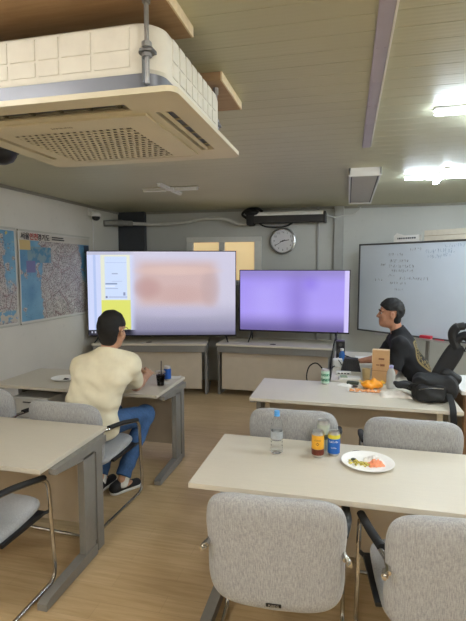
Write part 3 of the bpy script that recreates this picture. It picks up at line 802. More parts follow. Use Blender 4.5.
for x in (1.02, 2.2):
    a = MB(); a.bx(x - .02, x + .02, .046, .08, .02, wz1 - .1, bev=.004); a.bx(x - .025, x + .025, -.16, .2, .05, .085, bev=.005)
    for y in (-.14, .18): a.cyl((x - .012, y, .026), (x + .012, y, .026), .026, n=16)
    a.build('stand_leg', M_steel, wb)
def scribble(rows, name, m, seed):
    rnd = random.Random(seed); a = MB()
    for (x0, x1, z, hh) in rows:
        x = x0
        while x < x1:
            w = rnd.uniform(.012, .03)
            for k in range(rnd.randint(1, 3)):
                pts = [(x + rnd.uniform(0, w), .0025, z + rnd.uniform(-hh, hh)) for _ in range(rnd.randint(2, 4))]
                if (Vector(pts[0]) - Vector(pts[1])).length > .004: a.tube(pts, .0017, 4)
            x += w + rnd.uniform(.004, .014)
    a.build(name, m, wb, smooth=False)
scribble([(.77, .93, 2.03, .018), (.47, .66, 1.97, .02), (.5, .74, 1.89, .022), (.48, .84, 1.82, .024), (.52, .82, 1.76, .022), (.64, 1.02, 1.665, .024), (.27, .38, 1.64, .02), (.5, .72, 1.60, .016), (.55, .7, 1.52, .016), (.35, .42, 1.84, .02), (.46, .56, 1.70, .015)], 'black_handwriting', mat('faded_black_marker', rgb(128, 130, 138), .6, noise=.1), 3)
scribble([(.98, 1.33, 2.0, .03), (1.0, 1.16, 1.93, .025), (1.22, 1.52, 2.06, .022), (1.5, 1.7, 1.98, .03), (1.06, 1.3, 1.95, .02)], 'blue_handwriting', mat('faded_blue_marker', rgb(140, 158, 180), .6, noise=.1), 5)
def wbp(x, y, z): return WBO + Vector((x * math.cos(WBR) - y * math.sin(WBR), x * math.sin(WBR) + y * math.cos(WBR), z))
def on_wb(name, x, y, z, label, cat): return thing(name, wbp(x, y, z), WBR, label, cat)
r = on_wb('eraser', 1.055, -.048, wz0 - .003, 'red board eraser on the whiteboard pen tray', 'eraser')
a = MB(); a.bx(-.07, .07, -.028, .028, 0, .015, bev=.003); a.build('felt_pad', mat('pale_felt', rgb(206, 196, 196), .9, noise=.06), r)
a = MB(); a.bx(-.072, .072, -.03, .03, .015, .05, bev=.006); a.build('grip', mat('red_plastic', rgb(206, 44, 66), .4, noise=.05), r)
for k, (x, col, lb) in enumerate(((1.215, (200, 40, 60), 'red marker pen on the whiteboard pen tray, right of the eraser'), (.80, (40, 40, 46), 'black marker pen on the whiteboard pen tray, left of the eraser'))):
    r = on_wb('marker_pen', x, -.05, wz0 + .007, lb, 'marker pen')
    a = MB(); a.cyl((-.045, 0, 0), (.03, 0, 0), .0105, n=14); a.build('barrel', mat('marker_barrel_%d' % k, rgb(*(col if k == 0 else (200, 200, 200))), .4, noise=.05), r)
    a = MB(); a.cyl((.03, 0, 0), (.065, 0, 0), .0115, n=14); a.build('cap', mat('marker_cap_%d' % k, rgb(*col), .4, noise=.05), r)
r = on_wb('white_carton', .72, .02, wz1, 'small white box with dark print lying on top of the whiteboard frame', 'box')
a = MB(); a.box((0, 0, .042), (.35, .075, .084), bev=.004, M=Matrix.Rotation(.0, 4, 'X')); a.prism([(-.17, .084), (-.13, .115), (-.02, .084)], -.036, -.032, 'Y'); a.build('carton_body', M_paper, r)
a = MB()
x = -.12
while x < .14:
    w = random.uniform(.012, .03); a.bx(x, x + w, -.0392, -.037, .036, .056); x += w + .007
a.build('print', mat('dark_print', rgb(70, 72, 76), .6, noise=.05), r)
r = on_wb('long_carton', 1.47, .02, wz1, 'long cream carton lying along the top of the whiteboard beside the white box', 'box')
a = MB(); a.bx(-.5, .5, -.045, .045, 0, .125, bev=.005); a.build('carton_body', mat('cream_carton', rgb(196, 188, 172), .7, noise=.05), r)
a = MB(); a.bx(-.5, .5, -.0465, -.044, .055, .062); a.bx(.06, .12, -.0465, -.0445, 0, .125); a.build('carton_tape', mat('carton_tape', rgb(150, 138, 118), .4, noise=.06), r)
# ---------------------------------------------------------------- things on the front right desk
DZ = .75
def clear(name, col=(.95, .97, 1, 1), rough=.06, ior=1.18):
    m = mat(name, col, rough, trans=1.0, noise=.02, nscale=30); m.node_tree.nodes['Principled BSDF'].inputs['IOR'].default_value = ior; return m
M_pet = clear('clear_bottle_plastic', ior=1.1); M_blue_cap = mat('light_blue_cap', rgb(86, 160, 226), .4, noise=.04)
r = thing('water_bottle', (-.372, 2.555, DZ), 0, 'clear plastic water bottle with light blue cap on the front desk', 'bottle')
a = MB(); prof = [(0, .004), (.026, .0), (.033, .006), (.034, .02)]
for k in range(5): z = .03 + k * .02; prof += [(.034, z), (.0315, z + .007), (.034, z + .014)]
prof += [(.034, .14), (.033, .165), (.026, .19), (.016, .207), (.0135, .215), (.0135, .226), (0, .226)]
a.lathe(prof, n=32); a.build('bottle_body', M_pet, r)
a = MB(); a.lathe([(0, .2435), (.0145, .243), (.0155, .240), (.0155, .220), (.0165, .219), (.0165, .214), (.0140, .214), (0, .2275)], n=28); a.build('cap', M_blue_cap, r)
a = MB(); a.lathe([(.0338, .086), (.0346, .087), (.0346, .128), (.0338, .129)], n=32); a.build('label', mat('pale_bottle_label', rgb(206, 214, 222), .5, noise=.12, nscale=60, trans=.5), r)
def can(loc, r0, h, bands, label, txt=None, tcol=None, base='steel', rz=0, cat='can'):
    """bands: list of (z0,z1,material) along the body"""
    r = thing('drink_can', loc, rz, label, cat)
    a = MB(); a.lathe([(0, .006), (r0 * .72, .004), (r0 * .78, 0), (r0 * .84, .003), (r0 * .97, .012), (r0 * .98, .02), (r0 * .98, h - .02), (r0 * .84, h - .006), (r0 * .86, h), (r0 * .80, h), (r0 * .78, h - .005), (0, h - .005)], n=36)
    body = a.build('can_body', M_silver, r)
    for z0, z1, m in bands:
        a = MB(); n0 = r0 * 1.0
        a.lathe([(r0 * .97, z0), (n0, z0 + .001), (n0, z1 - .001), (r0 * .97, z1)], n=36); a.build('printed_band', m, r)
    a = MB(); a.box((.0, .004, h - .004), (.012, .022, .0015), bev=.0005); a.build('pull_tab', M_silver, r)
    if txt:
        a = MB()
        for t, sz, z in txt:
            tmp = MB(); tmp.text(t, sz, Mx, .0003)
            for v in tmp.bm.verts: v.co = Vector((r0 * 1.012 * math.sin(v.co.x / r0), -r0 * 1.012 * math.cos(v.co.x / r0) + (v.co.y if abs(v.co.y) < .001 else 0), v.co.z + z))
            me = bpy.data.meshes.new('t'); tmp.bm.to_mesh(me); a.bm.from_mesh(me); tmp.bm.free(); bpy.data.meshes.remove(me)
        a.build('can_lettering', tcol, r)
    return r
def cm(n, c): return mat(n, rgb(*c), .35, noise=.06, nscale=25)
M_wtxt = cm('white_can_ink', (235, 238, 240))
can((-.142, 2.555, DZ), .0345, .148, [(.016, .05, cm('brown_can_print', (98, 38, 22))), (.05, .128, cm('amber_can_print', (228, 168, 44)))], 'yellow and brown drink can, front one of the pair standing close together', [('COFFEE', .011, .10), ('◆', .02, .08)], cm('dark_can_ink', (96, 60, 20)))
can((-.118, 2.66, DZ), .0345, .178, [(.016, .155, cm('silver_green_can_print', (186, 196, 184))), (.07, .10, cm('dark_green_can_print', (50, 84, 62)))], 'tall silver and green drink can standing behind the yellow can', None, None)
can((-.056, 2.60, DZ), .0345, .140, [(.016, .10, cm('blue_can_print', (24, 96, 186))), (.10, .122, cm('yellow_can_print', (220, 210, 70)))], 'blue drink can with yellow top band on the front desk', [("Let's Be", .0165, .085), ('COFFEE', .009, .05)], M_wtxt)
# plate with scraps
r = thing('paper_plate', (.125, 2.515, DZ + .0008), 0, 'white round plate holding food scraps on the front desk', 'plate')
a = MB(); a.lathe([(0, .003), (.085, .003), (.10, .005), (.118, .014), (.138, .018), (.139, .016), (.118, .010), (.10, .001), (.085, 0), (0, 0)], n=48); a.build('plate_body', mat('white_plate', rgb(240, 239, 236), .5, noise=.015, nscale=40), r)
def crumple(a, c, sx, sy, sz, seed, n=10, rz=0.0):
    rnd = random.Random(seed); V, F = [], []
    for side in (0, 1):
        for i in range(n + 1):
            for j in range(n + 1):
                u, v = i / n - .5, j / n - .5
                e = max(0, 1 - (2 * max(abs(u), abs(v))) ** 3)
                if side == 0: z0 = rnd.uniform(.2, 1.0) * e * sz + .001; V.append([u * sx * (1 + rnd.uniform(-.12, .12)), v * sy * (1 + rnd.uniform(-.12, .12)), z0 + .0015])
                else:
                    p = V[i * (n + 1) + j]; V.append([p[0], p[1], 0 if e < .2 else min(p[2] - .0015, .001)])
    N = (n + 1) ** 2; cs, sn = math.cos(rz), math.sin(rz)
    V = [(c[0] + x * cs - y * sn, c[1] + x * sn + y * cs, c[2] + z) for x, y, z in V]
    for i in range(n):
        for j in range(n):
            q = (i * (n + 1) + j, (i + 1) * (n + 1) + j, (i + 1) * (n + 1) + j + 1, i * (n + 1) + j + 1)
            F.append(q); F.append(tuple(N + x for x in q[::-1]))
    for k in range(n):
        for q in ((k, k + 1), ((n) * (n + 1) + k, n * (n + 1) + k + 1), (k * (n + 1), (k + 1) * (n + 1)), (k * (n + 1) + n, (k + 1) * (n + 1) + n)):
            F.append((q[0], q[1], N + q[1], N + q[0]))
    a.raw(V, F)
a = MB(); crumple(a, (0, 0, 0), .10, .06, .03, 11); o = a.build('crumpled_tissue', M_paper, None, ang=50); o.location = (.155, 2.548, DZ + .0045); tag(o, 'white crumpled tissue at the back of the food plate', 'tissue')
a = MB(); crumple(a, (0, 0, 0), .085, .055, .032, 12, rz=.4); o = a.build('crumpled_wrapper', mat('salmon_wrapper', rgb(240, 150, 110), .6, noise=.18, nscale=60), None, ang=50); o.location = (.165, 2.50, DZ + .0045); tag(o, 'orange pink crumpled wrapper on the food plate', 'wrapper')
rnd = random.Random(4)
a = MB()
for k in range(46):
    x, y = rnd.gauss(.083, .028), rnd.gauss(2.492, .016); a.ball((x, y, DZ + .006 + rnd.uniform(0, .008)), rnd.uniform(.004, .009), (1, rnd.uniform(.6, 1.2), .6), 8)
o = a.build('food_crumbs', mat('mixed_food_crumbs', rgb(190, 176, 84), .6, noise=.5, nscale=110)); tag(o, 'yellow green food crumbs scattered on the white plate', 'crumbs', kind='stuff')
a = MB(); a.ball((0, 0, .008), .012, (1.3, 1, .65), 12); o = a.build('dark_morsel', mat('dark_morsel', rgb(52, 58, 44), .5, noise=.2)); o.location = (.052, 2.53, DZ + .004); tag(o, 'small dark green morsel at the edge of the crumbs', 'food')

# ---------------------------------------------------------------- desk of the man in the cream shirt
r = thing('iced_coffee_cup', (-1.605, 3.82, DZ), 0, 'clear plastic cup of dark iced coffee with a black straw', 'cup')
a = MB(); a.lathe([(0, .0), (.031, .0), (.043, .118), (.045, .122), (.043, .123), (.0415, .118), (.0300, .003), (0, .003)], n=32); a.build('cup_wall', clear('clear_cup_plastic', ior=1.1), r)
a = MB(); a.lathe([(0, .004), (.0295, .004), (.0400, .098), (0, .098)], n=32); a.build('coffee', mat('iced_coffee', rgb(26, 14, 10), .15, noise=.2), r)
a = MB()
for k in range(5): a.box((.02 * math.cos(k * 1.3), .02 * math.sin(k * 1.3), .098), (.018, .018, .018), k * .7, .003)
a.build('ice_cubes', clear('ice', ior=1.25), r)
a = MB(); a.lathe([(.0455, .12), (.046, .128), (.040, .131), (.012, .132), (0, .132)], n=32); a.build('lid', clear('clear_lid', ior=1.1), r)
a = MB(); a.cyl((.004, .0, .01), (.010, -.004, .225), .0045, n=10); a.build('straw', M_black, r)
can((-1.62, 4.02, DZ), .034, .135, [(.016, .112, cm('deep_blue_can_print', (30, 84, 168)))], 'blue drink can behind the iced coffee cup', None, None)
def paper(name, loc, sx, sy, rz, lb, m=None, seed=1, cat='paper'):
    a = MB(); n = 6; rn = random.Random(seed); V, F = [], []
    for s in (0, 1):
        for i in range(n + 1):
            for j in range(n + 1):
                V.append(((i / n - .5) * sx, (j / n - .5) * sy, (.0015 if s == 0 else 0) + .006 * (abs(i / n - .5) * 2) ** 3 * (rn.random() * .3 + .7 if s == 0 else .7)))
    N = (n + 1) ** 2
    for i in range(n):
        for j in range(n):
            q = (i * (n + 1) + j, (i + 1) * (n + 1) + j, (i + 1) * (n + 1) + j + 1, i * (n + 1) + j + 1); F.append(q); F.append(tuple(N + x for x in q[::-1]))
    a.raw(V, F); o = a.build(name, m or M_paper); o.location = loc; o.rotation_euler = (0, 0, rz); return tag(o, lb, cat)
paper('paper_sheet', (-1.62, 4.13, DZ), .17, .10, .2, 'white paper lying at the far corner of the desk beyond the coffee cup')
paper('paper_napkin', (-1.60, 3.99 - .09, DZ), .10, .07, -.3, 'white napkin on the desk between coffee cup and blue can', seed=3, cat='napkin')
r = thing('shallow_plate', (-2.57, 3.80, DZ + .0008), 0, 'white plate at the left elbow of the man in the cream shirt', 'plate')
a = MB(); a.lathe([(0, .003), (.07, .003), (.085, .008), (.115, .022), (.116, .02), (.085, .004), (.07, 0), (0, 0)], n=40); a.build('plate_body', mat('white_plate', rgb(240, 239, 236), .5), r)
a = MB(); crumple(a, (0, 0, 0), .05, .03, .015, 21); o = a.build('dark_food_scrap', mat('dark_food', rgb(60, 56, 50), .6, noise=.3, nscale=60)); o.location = (-2.545, 3.80, DZ + .0035); tag(o, 'small dark food scrap on the white plate by the seated man', 'food')
# pale pedestal under that desk
r = thing('drawer_pedestal', (-2.84, 3.90, 0), 0, 'pale grey drawer pedestal under the desk, behind the empty chair by the map wall', 'drawer unit')
a = MB(); a.bx(-.19, .19, -.24, .16, .03, .60, bev=.006); a.build('carcass', mat('pale_grey_melamine', rgb(206, 206, 202), .45, noise=.02), r)
for k in range(3):
    a = MB(); a.bx(-.182, .182, -.258, -.238, .05 + k * .182, .222 + k * .182, bev=.004); d = a.build('drawer', mat('pale_grey_melamine', rgb(206, 206, 202), .45), r)
    a = MB(); a.bx(-.06, .06, -.268, -.257, .19 + k * .182, .20 + k * .182, bev=.003); a.build('handle', M_steel_d, d)
for x in (-.15, .15):
    for y in (-.2, .12):
        a = MB(); a.cyl((x - .01, y, .017), (x + .01, y, .017), .016, n=14); a.build('caster', M_black, r)

# ---------------------------------------------------------------- snack desk and operator desk
r = thing('kraft_box', (.315, 4.455, DZ), math.radians(-6), 'tall brown cardboard box standing beside the arm of the man in black', 'box')
a = MB(); a.bx(-.075, .075, -.05, .05, 0, .295, bev=.003); a.build('box_body', mat('kraft_cardboard', rgb(192, 152, 108), .75, noise=.06, nscale=14), r)
a = MB(); a.bx(-.02, .03, -.052, -.049, .21, .225); a.bx(-.005, .035, -.052, -.049, .15, .17); a.bx(-.04, -.01, -.052, -.049, .155, .165); a.bx(-.075, .075, -.052, -.0495, .105, .108)
a.build('box_print', mat('brown_box_ink', rgb(120, 74, 44), .7, noise=.2), r)
a = MB(); a.bx(-.077, -.074, -.05, .05, .18, .294); a.bx(-.075, .075, -.015, .015, .2945, .2965); a.build('box_tape', mat('pale_tape', rgb(214, 200, 176), .4, noise=.05), r)
r = thing('plastic_cup', (.185, 4.40, DZ), 0, 'pale yellowish translucent cup in front of the cardboard box', 'cup')
a = MB(); a.lathe([(0, 0), (.03, 0), (.04, .118), (.043, .122), (.039, .121), (.029, .004), (0, .004)], n=28); a.build('cup_wall', mat('cloudy_cup', rgb(222, 200, 150), .3, noise=.05, trans=.5), r)
a = MB(); a.lathe([(0, .005), (.0285, .005), (.035, .07), (0, .07)], n=28); a.build('drink', mat('tea', rgb(206, 160, 90), .2, noise=.1), r)
r = thing('milk_bottle', (.385, 4.21, DZ), 0, 'translucent white bottle with a lilac cap beside the cardboard box', 'bottle')
a = MB(); a.lathe([(0, 0), (.034, 0), (.038, .006), (.038, .115), (.033, .145), (.018, .175), (.016, .185), (0, .185)], n=28); a.build('bottle_body', mat('milky_plastic', rgb(214, 216, 214), .35, noise=.05, trans=.35), r)
a = MB(); a.lathe([(.0185, .178), (.019, .20), (.016, .203), (0, .203), ], n=24); a.build('cap', mat('lilac_cap', rgb(176, 176, 222), .4, noise=.04), r)
# snack bag
r = thing('snack_bag', (.225, 4.15, DZ), .15, 'bright orange crumpled snack bag on the desk with the backpack', 'snack bag')
a = MB(); V = a.ball((0, 0, .040), .1, (.95, .66, .42), 32)
for v in V: v.co += Vector((math.sin(40 * v.co.y), math.sin(37 * v.co.x + 9 * v.co.z), .9 * math.sin(60 * v.co.x + 25 * v.co.y) + .6 * math.sin(110 * v.co.x))) * .008; v.co.z = max(v.co.z, .0005)
a.build('bag_body', mat('orange_foil', rgb(242, 158, 36), .3, noise=.18, nscale=26), r)
for s in (-1, 1):
    a = MB(); a.box((s * .098, 0, .05), (.022, .09, .005), M=Matrix.Rotation(-s * .12, 4, 'Y')); a.build('crimped_end', mat('yellow_foil', rgb(246, 190, 70), .3, noise=.1, nscale=60), r)
a = MB(); rnd = random.Random(9)
for k in range(70): a.ball((.17 + rnd.uniform(-.13, .13), 4.03 + rnd.uniform(-.035, .035), DZ + .008 + rnd.uniform(0, .006)), rnd.uniform(.006, .013), (1.2, .9, .4), 7)
tag(a.build('orange_crisps', mat('orange_crisps', rgb(228, 160, 104), .6, noise=.3, nscale=70)), 'orange crisps strewn on a white sheet before the orange snack bag', 'crisps', kind='stuff')
paper('paper_sheet', (.17, 4.035, DZ), .30, .10, .0, 'white sheet spread under the orange crisps', seed=6)
a = MB(); crumple(a, (0, 0, 0), .25, .15, .05, 31, rz=.1); o = a.build('plastic_bag', mat('white_carrier_bag', rgb(230, 222, 212), .45, noise=.05, nscale=30), None, ang=60); o.location = (.40, 3.96, DZ + .0005); tag(o, 'white crumpled plastic bag lying between snack bag and backpack', 'bag')
a = MB(); crumple(a, (0, 0, 0), .13, .08, .02, 32, rz=-.5); o = a.build('white_wrapper', M_paper, None, ang=60); o.location = (.0, 4.20, DZ + .0005); tag(o, 'small white crumpled wrapper beside the green and white can', 'wrapper')
r = thing('snack_tray', (.035, 4.47, DZ), .1, 'flat white snack tray in front of the dark ribbed device', 'tray')
a = MB(); a.bx(-.10, .10, -.045, .045, 0, .022, bev=.008); a.build('tray_base', M_white, r)
a = MB(); a.bx(-.085, -.02, -.048, .045, .021, .026, bev=.002); a.build('tray_label', mat('sage_label', rgb(150, 166, 140), .5, noise=.2, nscale=70), r)
r = thing('sunglasses_case', (.065, 4.27, DZ), -.15, 'small dark green case between the orange snack bag and the white wrapper', 'case')
a = MB(); a.box((0, 0, .014), (.11, .05, .028), bev=.012); a.build('case_body', mat('dark_green_case', rgb(50, 60, 46), .5, noise=.2, nscale=40), r)
r = thing('dark_wrapper', (.13, 4.24 - .08, DZ), .5)
bpy.data.objects.remove(r)
can((-.178, 4.225, DZ), .038, .138, [(.014, .122, cm('mint_can_print', (196, 226, 208))), (.03, .055, cm('green_can_print', (46, 150, 104))), (.075, .10, cm('green_can_print', (46, 150, 104)))], 'green and white can at the near left corner of the cluttered snack desk', None, None)
r = thing('ribbed_device', (.05, 4.85, DZ), 0, 'dark ribbed wedge shaped device beside the hand of the man in black', 'device')
a = MB(); a.prism([(-.10, .0), (.10, 0), (.07, .125), (-.065, .132)], -.05, .05, 'Y'); a.build('wedge_body', mat('charcoal_plastic', rgb(38, 38, 42), .5, noise=.1, nscale=30), r)
a = MB()
for k in range(9):
    x = -.075 + k * .019; a.bx(x, x + .006, -.054, -.049, .015, .112)
a.build('ribs', M_black, r)
r = thing('power_adapter', (-.085, 5.02, DZ), .1, 'white box shaped adapter left of the dark ribbed device', 'adapter')
a = MB(); a.bx(-.05, .05, -.035, .035, 0, .085, bev=.008); a.build('adapter_body', M_white, r)
a = MB(); a.tube(smooth_path([(0, -.02, .08), (.02, -.06, .06), (.05, -.07, .01), (.06, -.03, .006), (.10, .05, .006)], 6), .005, 8); a.build('lead', M_black, r)
r = thing('blue_bottle', (-.045, 5.32, DZ), 0, 'small translucent blue bottle among the cables of the operator desk', 'bottle')
a = MB(); a.lathe([(0, 0), (.032, 0), (.034, .01), (.034, .085), (.015, .115), (.015, .13), (0, .13)], n=24); a.build('bottle_body', mat('blue_translucent_plastic', rgb(60, 120, 200), .25, noise=.08, trans=.3), r)
a = MB(); a.lathe([(0.018, .12), (.018, .145), (0, .145)], n=20); a.build('cap', M_white, r)
r = thing('speaker_box', (-.065, 5.62, DZ), 0, 'small black speaker box under the corner of the purple screen', 'speaker')
a = MB(); a.bx(-.05, .05, -.06, .06, 0, .19, bev=.008); a.build('cabinet', M_black, r)
a = MB(); a.cyl((0, -.061, .065), (0, -.066, .065), .038, n=24); a.cyl((0, -.061, .145), (0, -.066, .145), .02, n=20); a.build('drivers', M_steel_d, r)
r = thing('computer_mouse', (.02, 5.155, DZ), .4, 'black computer mouse under the hand of the man in black', 'mouse')
a = MB(); a.ball((0, 0, .004), .03, (1.75, 1.05, 1.0), 20)
for v in a.bm.verts: v.co.z = max(v.co.z, 0)
a.build('mouse_body', M_black, r)
paper('paper_sheet', (.20, 5.62, DZ), .19, .13, .1, 'white paper sheet at the far end of the operator desk', seed=8)
paper('paper_sheet', (.39, 5.66, DZ), .15, .12, -.2, 'white paper sheet nearest the whiteboard on the operator desk', seed=9)
r = thing('white_hub', (-.02, 4.66, DZ), 0, 'white cable hub behind the green and white can', 'hub')
a = MB(); a.bx(-.07, .07, -.03, .03, 0, .03, bev=.006); a.build('hub_body', M_white, r)
a = MB()
for k in range(4): a.bx(-.055 + k * .03, -.035 + k * .03, -.0315, -.029, .01, .02)
a.build('sockets', M_dark, r)
a = MB(); a.tube(smooth_path([(-.10, 5.05, .757), (-.145, 4.85, .76), (-.165, 4.7, .70), (-.21, 4.62, .60), (-.30, 4.58, .60), (-.37, 4.56, .70), (-.35, 4.55, .83), (-.27, 4.54, .87), (-.185, 4.52, .76), (-.175, 4.5, .62), (-.19, 4.5, .45)], 7), .0065, 8)
tag(a.build('looped_cable', M_blackm), 'black cable hanging in a loop off the end of the cluttered desk', 'cable')
a = MB(); a.tube(smooth_path([(-.12, 6.42, .93), (-.15, 6.10, .84), (-.165, 6.02, .76), (-.185, 5.9, .6), (-.185, 5.6, .45), (-.19, 5.3, .30), (-.2, 5.1, .012), (-.3, 5.4, .009)], 7), .009, 8)
tag(a.build('screen_cable', M_blackm), 'thick black cable dropping from the purple screen behind the operator desk', 'cable')
a = MB(); a.tube(smooth_path([(-.11, 5.50, .759), (-.02, 5.54, .775), (.06, 5.48, .759), (.02, 5.41, .77), (.05, 5.36, .759), (.10, 5.40, .765), (.12, 5.32, .759)], 7), .008, 8)
tag(a.build('tangled_cable', M_blackm), 'tangle of black cable round the blue bottle', 'cable')

# white topped wooden cabinet behind the snack desk
r = thing('wooden_cabinet', (1.39, 4.62, 0), 0, 'brown wooden cabinet with a white top at the right edge, beyond the backpack', 'cabinet')
a = MB(); a.bx(-.40, .40, -.33, .3, 0, .71, bev=.004); a.build('carcass', mat('brown_wood_grain', rgb(128, 96, 66), .5, noise=.12, nscale=6, stretch=(1, 1, 8)), r)
a = MB(); a.bx(-.42, .42, -.35, .31, .71, .745, bev=.004); a.build('worktop', M_white, r)
for x0, x1 in ((-.39, -.005), (.005, .39)):
    for z0, z1 in ((.03, .34), (.355, .69)):
        a = MB(); a.bx(x0, x1, -.345, -.328, z0, z1, bev=.003); d = a.build('drawer', mat('brown_wood_grain', rgb(128, 96, 66), .5), r)
        a = MB(); a.bx((x0 + x1) / 2 - .05, (x0 + x1) / 2 + .05, -.362, -.344, z1 - .07, z1 - .055, bev=.003); a.build('handle', M_steel_d, d)

# backpack on the snack desk
M_nylon = mat('black_nylon', rgb(17, 18, 21), .7, noise=.18, nscale=45, bump=.3, bscale=260)
M_strap = mat('black_webbing', rgb(14, 14, 16), .8, noise=.2, nscale=90, bump=.3, bscale=400)
r = thing('backpack', (.66, 3.93, DZ), math.radians(-8), 'black backpack lying on the desk with its shoulder strap standing up', 'backpack')
a = MB()
def wob(V, M, amp, ph):
    out = []
    for v in V:
        q = M @ Vector(v); d = Vector((math.sin(34 * q.z + 19 * q.x + ph), math.sin(31 * q.x + 15 * q.y + ph), math.sin(37 * q.y + 26 * q.x + 11 * q.z + ph))) + .6 * Vector((math.sin(71 * q.y + 20 * q.z), math.sin(66 * q.z + 30 * q.x), math.sin(60 * q.x + 9 * q.y)))
        q = q + d * amp; q.z = max(q.z, .002); out.append(q)
    return out
V, F = cushion(.34, .22, .25, 4.0); a.raw(wob(V, Matrix.Translation((.03, .0, .10)) @ Matrix.Rotation(-.10, 4, 'Y'), .007, 0.0), F)
bag = a.build('bag_body', M_nylon, r, ang=80)
a = MB(); V, F = cushion(.23, .14, .10, 3.4); a.raw(wob(V, Matrix.Translation((.0, -.115, .075)) @ Matrix.Rotation(-.35, 4, 'X') @ Matrix.Rotation(-.15, 4, 'Y'), .006, 1.0), F); pk = a.build('front_pocket', M_nylon, r, ang=80)
a = MB(); a.tube(smooth_path([(-.085, -.165, .105), (-.03, -.178, .125), (.03, -.178, .132), (.09, -.162, .13)], 6), .0045, 6); a.build('zip', M_chrome, pk)
a = MB(); V, F = cushion(.17, .15, .09, 3.6); a.raw(wob(V, Matrix.Translation((.135, .02, .165)) @ Matrix.Rotation(.5, 4, 'Y'), .006, 2.4), F); a.build('top_flap', M_nylon, r, ang=80)
a = MB(); V, F = cushion(.20, .055, .13, 3.4); a.raw(wob(V, Matrix.Translation((-.175, .03, .085)) @ Matrix.Rotation(.12, 4, 'Y'), .006, .7), F); a.build('second_strap', M_nylon, r, ang=80)
a = MB(); V, F = cushion(.135, .36, .06, 4.0)
Mk = Matrix.Translation((.115, .03, .29)) @ Matrix.Rotation(math.radians(27), 4, 'Y')
a.raw([Mk @ Vector(v) for v in V], F); a.build('padded_strap', M_nylon, r)
a = MB(); a.tube(smooth_path([(.18, .03, .42), (.155, .03, .49), (.15, .03, .54), (.175, .03, .58), (.22, .03, .595), (.255, .03, .60)], 6), [.046] * 10 + [.046] * 10 + [.038] * 6 + [.028] * 5, 12, flat=.8); a.build('strap_hook', M_nylon, r)
a = MB(); a.tube(smooth_path([(.17, .03, .47), (.22, .02, .52), (.27, .02, .50), (.30, .01, .48)], 6), [.045] * 7 + [.052] * 6 + [.035] * 6, 10, flat=.7); a.build('buckle_pad', M_nylon, r)
a = MB(); a.tube(smooth_path([(.255, .01, .49), (.25, .0, .45), (.235, .0, .41), (.24, .0, .40)], 5), .010, 8, flat=.5); a.build('loose_webbing', M_strap, r); a = MB(); a.tube(smooth_path([(.275, .01, .49), (.285, .0, .46), (.275, .0, .43)], 5), .008, 8, flat=.5); a.build('loose_webbing', M_strap, r)
a = MB(); a.tube(smooth_path([(.12, -.08, .10), (.145, -.20, .045), (.152, -.283, .012), (.155, -.315, -.03), (.165, -.312, -.16), (.175, -.31, -.27)], 7), .024, 10, flat=.22); a.build('hanging_strap', M_strap, r)
a = MB(); a.tube(arc((-.12, -.10, .085), .05, 0.2, PI - .2, 12, 'XZ'), .006, 8); a.build('grab_loop', M_strap, r)

# hidden seat of the man in black
r = thing('stool', (.74, 4.80, 0), 0, 'low black stool the man in the black shirt sits on', 'stool')
a = MB(); a.lathe([(0, .43), (.15, .43), (.17, .445), (.17, .475), (.15, .487), (0, .49)], n=36); a.build('seat', M_blackm, r)
a = MB(); a.cyl((0, 0, .05), (0, 0, .43), .022, n=16); a.build('column', M_chrome, r)
for k in range(5):
    t = k * 2 * PI / 5 + .3
    a = MB(); a.tube([(0, 0, .07), (.22 * math.cos(t), .22 * math.sin(t), .05)], [.02, .014], 8); a.ball((.22 * math.cos(t), .22 * math.sin(t), .026), .025, n=12); a.build('leg', M_black, r)
